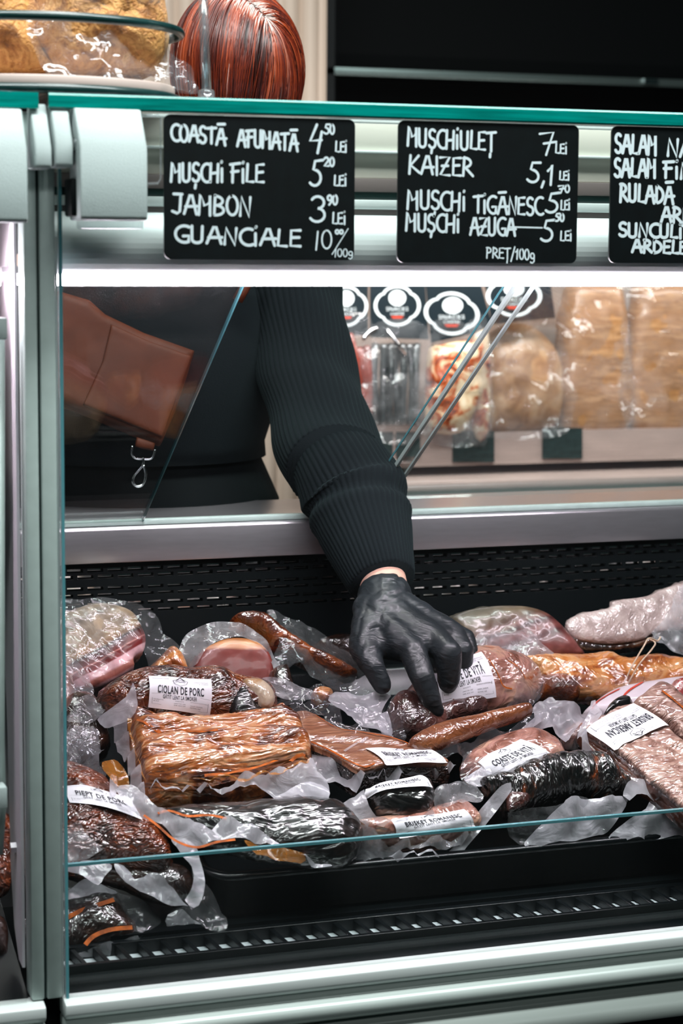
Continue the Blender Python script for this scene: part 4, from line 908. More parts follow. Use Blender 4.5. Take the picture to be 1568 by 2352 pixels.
sheet('film', t, F, [(150, 1672, .036), (180, 1664, .04), (215, 1672, .04), (228, 1700, .038), (226, 1730, .036), (200, 1735, .04), (160, 1720, .04)], MAT['filmc'], 0.012, ns=50, seed=41)
F = FR(250, 1870, 44, h=0.015)
t = pk('pork_breast', 'large brown shiny pork breast by the post, labelled PIEPT DE PORC', 'pork breast', F)
_, hp = lump('meat', t, F, [(100, 1755), (146, 1752), (190, 1764), (238, 1788), (262, 1815), (300, 1850), (335, 1878), (366, 1908), (388, 1942), (392, 1975), (372, 1992), (310, 1984), (240, 1980), (146, 1992), (100, 1990)], MAT['pork'], 0.036, 0.06, 0.02, 0.01, amp=0.004, ns=40, seed=42)
label(t, F, hp, [(144, 1804), (300, 1822), (328, 1880), (160, 1843)], 'PIEPT DE PORC', zl=0.004)
sheet('film', t, F, [(234, 1752, .03), (262, 1744, .03), (276, 1760, .03), (292, 1790, .03), (294, 1815, .03), (272, 1816, .03), (256, 1802, .032), (240, 1782, .034)], MAT['filmo'], 0.006, seed=43)
sheet('film', t, F, [(255, 1775, .036), (268, 1780, .036), (270, 1812, .036), (262, 1830, .036), (252, 1822, .038)], MAT['filmw'], 0.003, seed=44)
sheet('film', t, F, [(100, 1930, .03), (148, 1914, .034), (174, 1898, .036), (206, 1924, .036), (238, 1945, .034), (205, 1968, .03), (150, 1988, .026), (100, 1990, .02)], MAT['film'], 0.007, ns=40, seed=45)
# under the ribs ----------------------------------------------------------
F = FR(590, 1905, 40, h=0.012)
t = pk('charred_ribs', 'black charred piece with orange fat seams under the large rib slab', 'smoked meat', F)
lump('meat', t, F, [(352, 1868), (420, 1856), (520, 1850), (640, 1842), (742, 1840), (800, 1868), (832, 1912), (820, 1962), (780, 1988), (700, 1984), (600, 1972), (500, 1950), (420, 1925), (372, 1895)], MAT['charred'], 0.03, 0.04, 0.006, 0.008, amp=0.004, seed=46)
sheet('film', t, F, [(266, 1814, .03), (290, 1800, .036), (316, 1808, .038), (345, 1840, .04), (380, 1868, .04), (422, 1880, .042), (468, 1890, .04), (488, 1900, .036), (505, 1882, .042), (525, 1872, .044), (570, 1886, .042), (640, 1930, .036), (690, 1962, .03), (762, 1992, .02), (724, 1992, .02), (660, 1950, .03), (600, 1935, .034), (540, 1924, .036), (500, 1930, .034), (452, 1944, .03), (400, 1926, .03), (360, 1892, .034), (320, 1866, .036), (288, 1842, .036)], MAT['filmw'], 0.005, ns=30, seed=47)
on(F, lambda a, b: 0.036, [(330, 1872), (362, 1896), (402, 1930), (450, 1946), (498, 1934), (540, 1928)], 0.0, 0.003, 'fat_seam', MAT['grease'], t)
on(F, lambda a, b: 0.041, [(362, 1868), (390, 1862), (430, 1874), (480, 1872), (520, 1880)], 0.0, 0.003, 'fat_seam', MAT['grease'], t)
sheet('film', t, F, [(394, 1926, .02), (446, 1936, .02), (462, 1985, .02), (470, 2035, .022), (456, 2080, .024), (434, 2083, .026), (424, 2068, .03), (440, 2040, .03), (444, 2000, .026), (420, 1965, .022)], MAT['filmw'], 0.005, seed=48)
sheet('film', t, F, [(560, 1932, .036), (640, 1945, .034), (700, 1965, .03), (690, 1985, .026), (640, 1975, .03), (590, 1962, .032)], MAT['filmo'], 0.005, seed=49)
# bottom left, lying on the deck -------------------------------------------
F = FR(230, 2110, 48, Y=0.135)
t = pk('smoked_cut', 'dark brown piece with orange fat folds at the bottom left beside the post', 'smoked meat', F)
lump('meat', t, F, [(100, 2090), (160, 2075), (215, 2055), (268, 2062), (285, 2100), (310, 2125), (312, 2165), (270, 2185), (200, 2195), (100, 2195)], MAT['hamdark'], 0.03, 0.03, 0.008, 0.004, amp=0.006, ns=36, seed=50)
on(F, lambda a, b: 0.030, [(150, 2110), (185, 2092), (220, 2080), (262, 2066)], 0.0, 0.005, 'fat_seam', MAT['grease'], t)
on(F, lambda a, b: 0.028, [(196, 2170), (215, 2150), (255, 2135), (304, 2130)], 0.0, 0.005, 'fat_seam', MAT['grease'], t)
sheet('film', t, F, [(100, 2060, .03), (150, 2048, .034), (192, 2024, .036), (236, 2030, .034), (272, 2046, .03), (222, 2050, .034), (170, 2064, .034), (100, 2072, .03)], MAT['filmw'], 0.004, seed=51)
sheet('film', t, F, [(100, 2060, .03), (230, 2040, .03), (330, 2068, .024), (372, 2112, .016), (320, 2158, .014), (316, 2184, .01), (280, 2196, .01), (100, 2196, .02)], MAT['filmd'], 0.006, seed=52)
sheet('film', t, F, [(240, 2165, .03), (316, 2150, .024), (316, 2186, .012), (276, 2198, .012), (200, 2198, .02), (160, 2196, .024)], MAT['film'], 0.004, seed=53)
F = FR(420, 2040, 48, Y=0.12)
t = pk('smoked_cut', 'dark piece in a loose bag with curled edges hanging in front of the tray corner', 'smoked meat', F)
lump('meat', t, F, [(150, 2005), (230, 1995), (320, 1990), (400, 1985), (440, 2010), (450, 2060), (400, 2075), (340, 2060), (270, 2030), (190, 2020)], MAT['hamdark'], 0.02, 0.03, 0.01, 0.004, seed=54)
sheet('film', t, F, [(152, 1994, .03), (204, 1974, .034), (258, 1986, .034), (240, 2012, .034), (225, 2034, .034), (190, 2012, .034)], MAT['filmw'], 0.003, seed=55)
sheet('film', t, F, [(262, 1984, .026), (296, 1990, .03), (310, 2018, .034), (330, 2014, .036), (352, 2002, .036), (380, 2020, .036), (404, 2048, .034), (420, 2072, .03), (432, 2082, .026), (404, 2080, .03), (374, 2068, .034), (336, 2048, .036), (300, 2030, .034), (275, 2008, .03)], MAT['filmw'], 0.005, ns=40, seed=56)
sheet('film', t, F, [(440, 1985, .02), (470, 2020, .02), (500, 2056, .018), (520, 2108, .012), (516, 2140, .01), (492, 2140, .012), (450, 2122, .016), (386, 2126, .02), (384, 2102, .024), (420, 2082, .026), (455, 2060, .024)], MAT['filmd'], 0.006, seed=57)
sheet('film', t, F, [(384, 2126, .024), (386, 2100, .028), (420, 2086, .03), (440, 2112, .024), (462, 2124, .02), (430, 2124, .022)], MAT['film'], 0.004, seed=58)
# brisket with label, front middle -------------------------------------------
F = FR(850, 1715, 22, h=0.04)
t = pk('brisket', 'brown brisket slab with dark edges labelled BRISKET, right of the large rib slab', 'brisket', F)
ob = [(684, 1672), (672, 1644), (690, 1634), (719, 1640), (775, 1672), (830, 1680), (890, 1690), (941, 1710), (1000, 1732), (1030, 1748), (1000, 1752), (915, 1751), (880, 1757), (826, 1770), (790, 1750), (762, 1733), (706, 1707)]
_, hb = lump('meat', t, F, ob, MAT['brisket'], 0.004, 0.010, 0.006, 0.0, sp=0.004, amp=0.0015, seed=59, hf=lambda a, b: -0.004*math.exp(-((b+0.25*a-0.004)/0.004)**2))
ob2 = [(686, 1680), (674, 1648), (719, 1644), (890, 1694), (941, 1714), (1030, 1750), (1000, 1754), (915, 1754), (880, 1760), (826, 1773), (790, 1753), (762, 1736), (706, 1711)]
lump('bark', t, F, ob2, MAT['brisketside'], 0.0, 0.01, 0.035, 0.002, z=-0.005, sp=0.006, amp=0.003, seed=60, bulge=0.004)[0]['label'] = 'dark smoked bark around the sides'
label(t, F, hb, [(838, 1722), (985, 1722), (1029, 1747), (888, 1753)], 'BRISKET ROMANESC', zl=0.002)
sheet('film', t, F, [(700, 1716, -.01), (762, 1740, -.004), (826, 1776, -.004), (880, 1764, .0), (915, 1757, .0), (1000, 1756, .0), (1032, 1752, .0), (1046, 1762, -.01), (1030, 1782, -.018), (1000, 1786, -.02), (965, 1770, -.014), (935, 1776, -.014), (905, 1808, -.024), (888, 1806, -.024), (868, 1788, -.016), (845, 1792, -.018), (818, 1824, -.026), (790, 1812, -.026), (756, 1800, -.026), (718, 1776, -.02)], MAT['filmw'], 0.005, ns=36, seed=61)
sheet('film', t, F, [(655, 1625, .0), (690, 1606, .01), (730, 1607, .012), (775, 1622, .01), (788, 1655, .01), (850, 1680, .006), (800, 1684, .006), (770, 1668, .006), (720, 1638, .008), (684, 1662, .006), (668, 1645, .006)], MAT['filmc'], 0.008, ns=44, seed=62)
on(F, hb, [(790, 1728), (815, 1712), (840, 1702), (845, 1698)], 0.002, 0.003, 'film_crease', MAT['filmw'], t)
on(F, hb, [(690, 1678), (706, 1704), (762, 1731), (826, 1766), (860, 1757)], 0.0015, 0.0018, 'fat_seam', MAT['grease'], t)
on(F, hb, [(722, 1643), (776, 1674), (830, 1683), (890, 1694), (941, 1713), (985, 1728)], 0.0012, 0.0014, 'fat_seam', MAT['grease'], t)
# small black piece with label
F = FR(915, 1840, 50, h=0.02)
t = pk('brisket', 'small black brisket piece in a milky bag, below the brown brisket', 'brisket', F)
_, hs = lump('meat', t, F, [(840, 1824), (870, 1806), (920, 1795), (968, 1788), (988, 1798), (998, 1830), (990, 1864), (965, 1880), (900, 1880), (868, 1872), (850, 1850)], MAT['charred'], 0.022, 0.025, 0.01, 0.01, amp=0.003, seed=63)
label(t, F, hs, [(846, 1802), (964, 1780), (992, 1812), (840, 1823)], 'BRISKET ROMANESC', zl=0.006)
sheet('film', t, F, [(780, 1846, .01), (812, 1834, .014), (836, 1814, .02), (842, 1838, .024), (856, 1862, .024), (882, 1876, .024), (940, 1876, .02), (992, 1862, .018), (1000, 1872, .014), (960, 1886, .014), (900, 1886, .016), (882, 1898, .014), (866, 1894, .014), (856, 1878, .018), (846, 1896, .014), (815, 1882, .01), (780, 1862, .008)], MAT['filmw'], 0.005, ns=40, seed=64)
sheet('film', t, F, [(998, 1815, .014), (1030, 1800, .012), (1075, 1790, .01), (1112, 1826, .008), (1090, 1850, .008), (1050, 1846, .01), (1005, 1858, .012)], MAT['film'], 0.007, ns=40, seed=65)
# bottom brisket with label
F = FR(960, 1895, 36, h=0.004)
t = pk('brisket', 'brisket slab labelled BRISKET ROMANESC, lowest, at the tray rim', 'brisket', F)
_, hq = lump('meat', t, F, [(818, 1890), (860, 1880), (930, 1872), (1030, 1846), (1062, 1840), (1098, 1868), (1104, 1888), (1085, 1898), (1010, 1916), (930, 1920), (850, 1912)], MAT['rose'], 0.012, 0.016, 0.03, 0.004, amp=0.003, seed=66)
label(t, F, hq, [(896, 1889), (1062, 1865), (1098, 1888), (922, 1915)], 'BRISKET ROMANESC', zl=0.0034)
sheet('film', t, F, [(822, 1905, .0), (870, 1920, .004), (930, 1926, .004), (1000, 1922, .006), (1075, 1905, .006), (1060, 1940, -.01), (1010, 1962, -.014), (940, 1960, -.016), (880, 1976, -.02), (825, 1978, -.02)], MAT['film'], 0.008, ns=40, seed=67)
sheet('film', t, F, [(895, 1958, .0), (920, 1945, .01), (950, 1952, .008), (990, 1955, .004), (1010, 1966, .0), (960, 1970, -.004), (915, 1974, -.006)], MAT['filmw'], 0.006, ns=50, seed=68)
# under the gloved hand ------------------------------------------------------
F = FR(1080, 1580, 46, Y=0.325)
t = pk('beef_cut', 'rosy smoked beef piece with a white label under the pointing gloved hand', 'smoked beef', F)
_, hv = lump('meat', t, F, [(925, 1600), (960, 1560), (1000, 1525), (1060, 1500), (1104, 1490), (1165, 1500), (1215, 1526), (1240, 1560), (1242, 1588), (1215, 1618), (1180, 1630), (1110, 1640), (1010, 1650), (940, 1640)], MAT['rose'], 0.036, 0.045, 0.01, 0.02, amp=0.004, seed=69)
lump('dark_lobe', t, F, [(890, 1640), (905, 1600), (935, 1590), (1000, 1620), (1050, 1604), (1098, 1600), (1118, 1625), (1090, 1648), (1040, 1662), (990, 1690), (945, 1698), (915, 1685)], MAT['darkrose'], 0.022, 0.025, 0.012, 0.012, z=0.012, amp=0.004, seed=70)[0]['label'] = 'dark lobe hanging at the near side'
label(t, F, hv, [(985, 1532), (1104, 1498), (1146, 1590), (1020, 1610)], 'COASTE DE VITĂ', zl=0.004)
sheet('film', t, F, [(900, 1606, .02), (930, 1560, .02), (945, 1540, .016), (960, 1556, .022), (940, 1590, .03), (930, 1640, .032), (935, 1690, .03), (915, 1712, .02), (892, 1690, .016), (884, 1640, .016)], MAT['filmc'], 0.006, seed=71)
sheet('film', t, F, [(1170, 1500, .03), (1222, 1524, .026), (1248, 1560, .02), (1246, 1592, .02), (1222, 1620, .022), (1170, 1640, .028), (1140, 1640, .034), (1180, 1600, .04), (1190, 1550, .04)], MAT['filmc'], 0.005, ns=50, seed=72)
for q in ([(1120, 1515), (1140, 1545), (1152, 1580), (1160, 1610)], [(1165, 1520), (1190, 1535), (1205, 1560)]):
    on(F, hv, q, 0.002, 0.0015, 'fat_seam', MAT['grease'], t)
# thin stick in front of it
F = FR(1080, 1680, 32, h=0.05)
t = pk('smoked_stick', 'long thin brown smoked stick in film, below the pointing hand', 'smoked sausage', F)
lump('meat', t, F, [(938, 1706), (958, 1688), (1010, 1666), (1100, 1645), (1205, 1621), (1222, 1631), (1210, 1644), (1120, 1674), (1040, 1706), (985, 1724), (955, 1720)], MAT['stick'], 0.014, 0.014, 0.004, 0.008, amp=0.0016, seed=73)
sheet('film', t, F, [(985, 1724, .006), (1040, 1706, .006), (1120, 1676, .006), (1214, 1642, .006), (1246, 1642, .0), (1240, 1660, -.006), (1180, 1692, -.01), (1110, 1732, -.014), (1078, 1756, -.016), (1062, 1742, -.012), (1020, 1742, -.006)], MAT['filmc'], 0.006, ns=30, seed=74)
sheet('film', t, F, [(1240, 1642, .002), (1246, 1656, -.002), (1185, 1696, -.008), (1112, 1738, -.012), (1082, 1764, -.014), (1070, 1752, -.012), (1105, 1726, -.008), (1175, 1684, -.004)], MAT['filmw'], 0.002, seed=75)
# beef ribs with label
F = FR(1180, 1735, 34, h=0.028)
t = pk('beef_rib', 'pale rosy beef rib piece labelled COASTE DE VITĂ, behind the black ribs', 'beef ribs', F)
_, hc = lump('meat', t, F, [(1062, 1772), (1070, 1740), (1102, 1714), (1160, 1690), (1220, 1681), (1272, 1700), (1297, 1735), (1292, 1760), (1200, 1800), (1110, 1800)], MAT['rose'], 0.022, 0.03, 0.012, 0.006, amp=0.003, seed=76)
label(t, F, hc, [(1097, 1750), (1192, 1706), (1284, 1738), (1138, 1780)], 'COASTE DE VITĂ', zl=0.005)
sheet('film', t, F, [(1056, 1790, .01), (1066, 1730, .014), (1084, 1720, .016), (1090, 1745, .02), (1100, 1755, .022), (1140, 1785, .02), (1120, 1800, .016), (1080, 1806, .01)], MAT['filmc'], 0.005, seed=77)
sheet('film', t, F, [(1064, 1792, .012), (1098, 1768, .018), (1116, 1756, .02), (1135, 1784, .02), (1100, 1806, .014)], MAT['filmw'], 0.003, seed=78)
# black ribs
F = FR(1290, 1795, 50, h=0.02)
t = pk('black_ribs', 'black smoked ribs with a wrinkled crust above the blue glass edge', 'ribs', F)
def brh(a, b): return 0.005*abs(math.sin(a*math.pi/0.022+b*30))**1.5
lump('meat', t, F, [(1096, 1802), (1114, 1786), (1160, 1776), (1200, 1756), (1260, 1737), (1340, 1730), (1392, 1746), (1432, 1784), (1484, 1788), (1478, 1802), (1440, 1822), (1380, 1828), (1310, 1830), (1250, 1848), (1190, 1866), (1162, 1872), (1150, 1834), (1120, 1828)], MAT['blackrib'], 0.028, 0.03, 0.012, 0.012, amp=0.004, hf=brh, seed=79)
lump('meat_end', t, F, [(1162, 1832), (1180, 1818), (1212, 1824), (1214, 1846), (1190, 1858), (1168, 1866)], MAT['darkrose'], 0.010, 0.014, 0.0, 0.006, z=0.018, seed=80)[0]['label'] = 'pinkish cut end'
sheet('film', t, F, [(1162, 1872, .02), (1210, 1862, .026), (1262, 1848, .026), (1320, 1832, .024), (1400, 1828, .02), (1445, 1822, .016), (1430, 1860, .006), (1390, 1905, .0), (1330, 1930, -.004), (1240, 1942, -.006), (1200, 1945, -.006), (1170, 1920, .0)], MAT['filmd'], 0.006, ns=26, seed=81)
sheet('film', t, F, [(1312, 1828, .03), (1380, 1830, .028), (1430, 1826, .026), (1442, 1840, .02), (1424, 1872, .014), (1390, 1912, .004), (1310, 1934, .0), (1205, 1944, -.002), (1250, 1886, .012), (1290, 1850, .024)], MAT['filmw'], 0.005, ns=26, fold=0.003, fdir=0.3, seed=82)
sheet('film', t, F, [(1430, 1828, .024), (1440, 1798, .03), (1466, 1789, .032), (1500, 1794, .03), (1514, 1808, .028), (1524, 1832, .024), (1506, 1842, .024), (1486, 1826, .028), (1462, 1824, .03), (1446, 1838, .026)], MAT['filmw'], 0.003, smooth=True, seed=83)
sheet('film', t, F, [(1418, 1900, .006), (1450, 1880, .01), (1484, 1856, .016), (1500, 1826, .022), (1524, 1828, .022), (1540, 1858, .016), (1580, 1872, .012), (1620, 1880, .01), (1620, 1925, .0), (1500, 1928, -.002), (1400, 1932, -.004)], MAT['filmw'], 0.006, ns=30, seed=84)
sheet('film', t, F, [(1014, 1972, -.012), (1040, 1945, -.004), (1075, 1896, .006), (1110, 1850, .016), (1150, 1806, .03), (1172, 1800, .032), (1176, 1812, .032), (1142, 1860, .02), (1100, 1912, .006), (1068, 1950, -.004), (1046, 1990, -.014), (1030, 1984, -.014)], MAT['filmw'], 0.003, seed=85)
# sliced brisket at the right ----------------------------------------------------
F = FR(1460, 1720, 26, h=0.05)
t = pk('sliced_brisket', 'flat glossy pinkish brisket slab at the right with an upside down label', 'brisket', F)
_, ha = lump('meat', t, F, [(1345, 1674), (1392, 1636), (1420, 1612), (1440, 1606), (1458, 1620), (1520, 1662), (1568, 1704), (1660, 1780), (1660, 1900), (1575, 1858), (1530, 1818), (1487, 1786), (1440, 1742), (1411, 1720)], MAT['american'], 0.006, 0.012, 0.005, 0.0, sp=0.0042, amp=0.0024, ns=70, seed=86, hf=lambda a, b: -0.004*math.exp(-((a*0.78+b*0.62-0.030)/0.004)**2))
lump('bark_side', t, F, [(1342, 1676), (1392, 1640), (1440, 1610), (1520, 1664), (1568, 1706), (1662, 1782), (1662, 1904), (1575, 1862), (1530, 1822), (1485, 1789), (1438, 1745), (1409, 1723)], MAT['amside'], 0.0, 0.012, 0.024, 0.0, z=-0.004, sp=0.006, amp=0.002, seed=186, bulge=0.003)[0]['label'] = 'dark brown smoked sides'
lump('lower_slice', t, F, [(1330, 1690), (1345, 1678), (1411, 1726), (1487, 1792), (1575, 1864), (1660, 1900), (1640, 1915), (1560, 1872), (1500, 1820), (1440, 1790), (1370, 1735)], MAT['amside'], 0.003, 0.008, 0.015, 0.0, z=-0.014, seed=87)
lump('bark', t, F, [(1390, 1640), (1400, 1618), (1425, 1602), (1446, 1606), (1452, 1618), (1420, 1628)], MAT['charred'], 0.008, 0.01, 0.006, 0.0, z=0.003, seed=88)[0]['label'] = 'black bark at the far end'
label(t, F, lambda a, b: ha(a, b)+0.0045*math.exp(-((a*0.78+b*0.62-0.030)/0.004)**2), [(1535, 1667), (1411, 1720), (1346, 1671), (1454, 1617)], 'BRISKET AMERICAN', zl=0.003, span=(0.08, 0.9))
sheet('film', t, F, [(1324, 1700, -.01), (1340, 1662, .0), (1352, 1640, .004), (1356, 1616, .004), (1366, 1612, .006), (1372, 1628, .008), (1380, 1646, .01), (1346, 1676, .012), (1400, 1722, .006), (1440, 1760, .0), (1380, 1735, -.008), (1345, 1742, -.014)], MAT['filmw'], 0.004, ns=40, seed=89)
F = FR(1530, 1630, 34, h=0.062)
t = pk('brisket', 'light brown smooth slab at the right edge, behind the upside down label', 'brisket', F)
lump('meat', t, F, [(1462, 1616), (1480, 1592), (1502, 1574), (1518, 1567), (1546, 1580), (1590, 1618), (1660, 1670), (1660, 1755), (1572, 1690), (1542, 1660)], MAT['american'], 0.008, 0.014, 0.02, 0.002, amp=0.0012, seed=90)
on(F, lambda a, b: 0.010, [(1520, 1586), (1545, 1605), (1572, 1628)], 0, 0.003, 'fat_seam', MAT['grease'], t)
# loose film between stick and sliced brisket
F = FR(1290, 1650, 38, h=0.035)
t = pk('smoked_cut', 'small pinkish piece in crumpled film, left of the upside down label', 'smoked meat', F)
lump('meat', t, F, [(1290, 1690), (1310, 1668), (1350, 1655), (1370, 1672), (1350, 1700), (1310, 1712)], MAT['rose'], 0.014, 0.02, 0.01, 0.005, seed=91)
sheet('film', t, F, [(1222, 1628, .02), (1240, 1606, .028), (1262, 1596, .03), (1285, 1612, .03), (1310, 1628, .03), (1345, 1636, .026), (1372, 1630, .024), (1356, 1652, .024), (1330, 1670, .026), (1312, 1690, .024), (1296, 1710, .022), (1280, 1702, .022), (1262, 1684, .024), (1232, 1662, .022)], MAT['filmw'], 0.009, ns=38, seed=92)
sheet('film', t, F, [(1284, 1706, .016), (1300, 1690, .022), (1322, 1672, .026), (1346, 1664, .026), (1338, 1700, .018), (1325, 1720, .012), (1302, 1716, .014)], MAT['filmc'], 0.006, seed=93)
# neighbouring case
F = FR(0, 1950, 45, Y=0.16)
t = pk('pork_breast', 'brown shiny meat piece in the neighbouring case at the left photo edge', 'pork breast', F, None)
lump('meat', t, F, [(-90, 1880), (-20, 1860), (22, 1880), (30, 1930), (28, 2000), (10, 2050), (-90, 2060)], MAT['pork'], 0.03, 0.04, 0.01, 0.01, seed=94)
F = FR(-5, 2170, 45, Y=0.10)
t = pk('smoked_cut', 'dark piece low in the neighbouring case at the left photo edge', 'smoked meat', F, None)
lump('meat', t, F, [(-90, 2110), (-20, 2100), (14, 2120), (18, 2170), (5, 2200), (-90, 2210)], MAT['hamdark'], 0.02, 0.03, 0.01, 0.005, seed=95)
# ------------------------------------------------------------------ the seller behind the counter
def capsule(mb, p0, p1, r0, r1, n=14, m=5):
    p0, p1 = Vector(p0), Vector(p1); ax = (p1-p0); L = ax.length
    ax = ax.normalized() if L > 1e-6 else Vector((0, 0, 1)); u = ax.orthogonal().normalized(); w = ax.cross(u)
    rows = []
    for k in range(1, m+1):
        a = -math.pi/2+math.pi/2*k/m; rows.append((p0+ax*(r0*math.sin(a)), r0*math.cos(a)))
    for k in range(0, m):
        a = math.pi/2*k/m; rows.append((p1+ax*(r1*math.sin(a)), r1*math.cos(a)))
    V = [p0-ax*r0]+[c+(u*math.cos(2*math.pi*j/n)+w*math.sin(2*math.pi*j/n))*r for c, r in rows for j in range(n)]+[p1+ax*r1]
    F_ = [(0, 1+(j+1) % n, 1+j) for j in range(n)]
    for i in range(len(rows)-1):
        for j in range(n): F_.append((1+i*n+j, 1+i*n+(j+1) % n, 1+(i+1)*n+(j+1) % n, 1+(i+1)*n+j))
    b = 1+(len(rows)-1)*n; F_ += [(b+j, b+(j+1) % n, b+n) for j in range(n)]
    mb.add(V, F_)
def chain(mb, pts):
    for (a, ra), (b, rb) in zip(pts[:-1], pts[1:]): capsule(mb, a, b, ra, rb)
def blend(name, mb, voxel, smooth, mat, parent, fn=None):
    me = bpy.data.meshes.new('b'); me.from_pydata(mb.v, [], mb.f); o = bpy.data.objects.new('b', me); COL.objects.link(o)
    r = o.modifiers.new('r', 'REMESH'); r.mode = 'VOXEL'; r.voxel_size = voxel
    s = o.modifiers.new('s', 'SMOOTH'); s.factor = 0.5; s.iterations = smooth
    dg = bpy.context.evaluated_depsgraph_get(); dg.update(); ev = o.evaluated_get(dg)
    m2 = bpy.data.meshes.new_from_object(ev); V = [v.co.copy() for v in m2.vertices]; N = [v.normal.copy() for v in m2.vertices]
    F_ = [tuple(p.vertices) for p in m2.polygons]
    bpy.data.objects.remove(o); bpy.data.meshes.remove(me); bpy.data.meshes.remove(m2)
    if fn: V = [v+n*fn(v) for v, n in zip(V, N)]
    return world_part(name, V, F_, mat, parent, True)
def sweep(mb, pts, radii, n, ribs=0, amp=0.0, mod=None, squash=None):
    """tube along a path with knitted ribs"""
    C_ = catmull(pts, 0.006, False); R_ = catmull([(r, 0, 0) for r in radii], 1e-9, False)
    m = len(C_); idx = np.linspace(0, 1, m); rr = np.interp(idx, np.linspace(0, 1, len(radii)), radii)
    up = Vector((1, 0, 0)); V = []
    for i, p in enumerate(C_):
        t = (C_[min(m-1, i+1)]-C_[max(0, i-1)]).normalized(); up = (up-t*up.dot(t)).normalized(); w = t.cross(up)
        for j in range(n):
            a = 2*math.pi*j/n; r = rr[i]
            if mod: r += mod(idx[i], a)
            if ribs: r += amp*abs(math.sin(ribs*a/2+0.5*math.sin(idx[i]*9)))
            V.append(p+up*(r*math.cos(a))+w*(r*(squash or 1.0)*math.sin(a)))
    F_ = [(i*n+j, i*n+(j+1) % n, (i+1)*n+(j+1) % n, (i+1)*n+j) for i in range(m-1) for j in range(n)]
    F_.append(tuple(range(n))[::-1]); F_.append(tuple((m-1)*n+j for j in range(n))); mb.add(V, F_)
person = thing('person', 'person with red hair and black ribbed sweater, pointing with a black gloved hand', 'person', loc=(0.32, 0.9, FZ))
J = lambda px, py, Y, r: (P(px, py, Y), r/1000)
HC = P(540, 165, 0.72)
shL, elL = P(668, 650, 0.77), P(775, 1075, 0.53)
wr = P(882, 1345, 0.40)
bm_ = MB()
chain(bm_, [((0.25, 0.92, 0.10), .13), ((0.26, 0.92, 0.30), .12), ((0.28, 0.90, 0.52), .13), ((0.30, 0.87, 0.66), .12)])
chain(bm_, [((0.12, 0.90, 0.70), .06), ((0.30, 0.87, 0.72), .08), (tuple(shL), .055)])
chain(bm_, [((0.31, 0.86, 0.74), .06), ((0.36, 0.79, 0.86), .055), (tuple(HC+Vector((0, 0.01, -0.03))), .07), (tuple(HC+Vector((0.0, 0.0, 0.03))), .078)])
chain(bm_, [(tuple(HC+Vector((-0.004, -0.035, -0.05))), .05), (tuple(HC+Vector((-0.006, -0.045, -0.105))), .036)])          # face and chin, turned down
chain(bm_, [(tuple(HC+Vector((-0.006, -0.072, -0.088))), .010), (tuple(HC+Vector((-0.006, -0.080, -0.106))), .011)])          # nose
for s in (-1, 1): chain(bm_, [(tuple(HC+Vector((s*0.070, 0.0, -0.07))), .012), (tuple(HC+Vector((s*0.070, 0.0, -0.092))), .010)])   # ears
chain(bm_, [(tuple(shL), .045), (tuple(P(690, 790, .73)), .043), (tuple(P(717, 900, .675)), .042), (tuple(P(742, 1000, .60)), .041), (tuple(elL), .040), (tuple(P(838, 1215, 0.475)), .036), (tuple(wr), .031), (tuple(P(886, 1395, 0.375)), .032)])
chain(bm_, [((0.12, 0.90, 0.70), .055), ((0.06, 0.93, 0.45), .042), ((0.08, 0.86, 0.22), .030), ((0.09, 0.84, 0.14), .03)])
for k, (q, l_) in enumerate(((-.022, .07), (-.008, .08), (.006, .075), (.02, .06))): chain(bm_, [((0.09+q, 0.83, 0.10), .012), ((0.09+q*1.3, 0.82, 0.10-l_*.55), .010), ((0.09+q*1.3, 0.835, 0.10-l_), .009)])
chain(bm_, [((0.09, 0.84, 0.14), .028), ((0.09, 0.83, 0.10), .026)]); chain(bm_, [((0.115, 0.83, 0.12), .013), ((0.135, 0.81, 0.085), .010)])
for s in (-1, 1): chain(bm_, [((0.25+s*.08, 0.92, 0.08), .09), ((0.25+s*.09, 0.93, -0.33), .065), ((0.25+s*.09, 0.95, FZ+0.10), .045), ((0.25+s*.09, 0.86, FZ+0.05), .04)])
blend('body', bm_, 0.007, 6, MAT['skin'], person)
# sweater: torso, ribbed sleeve, turned-up cuff
sw = MB()
def tor(z, xl, xr, yc, ry): return [(xl+(xr-xl)*(0.5-0.5*math.cos(t)), yc-ry*math.sin(t)) for t in [2*math.pi*k/40 for k in range(40)]]
secs = []
for py, pl_, pr_, yc, ry in ((640, 60, 640, .86, .15), (720, 30, 660, .86, .17), (820, 20, 650, .86, .18), (920, 20, 625, .87, .18), (1010, 20, 596, .88, .18), (1045, 22, 600, .88, .17)):
    secs.append((P(300, py, yc).z, tor(0, P(pl_, py, yc).x, P(pr_, py, yc).x, yc, ry)))
secs = [(secs[0][0]+0.05, tor(0, P(150, 640, .86).x, P(560, 640, .86).x, .86, .11))]+secs
V = [(x, y, z) for z, s in secs for x, y in s]; n = 40
sw.add(V, [(i*n+j, (i+1)*n+j, (i+1)*n+(j+1) % n, i*n+(j+1) % n) for i in range(len(secs)-1) for j in range(n)]+[tuple(range(n)), tuple((len(secs)-1)*n+j for j in range(n))[::-1]])
tso = sw.build('sweater', MAT['sweater'], person, True)
sl = MB()
pp = [P(640, 600, .80), P(668, 680, .775), P(690, 790, .73), P(717, 900, .675), P(742, 1000, .60), P(772, 1075, .535)]
sweep(sl, pp, [.078, .070, .066, .066, .066, .067], 324, 54, 0.0022, lambda s, a: 0.006*max(0, s-0.8)*math.sin(a*3)+0.003*math.sin(s*16+a*2))
pp = [P(752, 1035, .575), P(785, 1085, .535), P(815, 1140, .515), P(838, 1215, .475), P(858, 1280, .437), P(878, 1338, .405)]
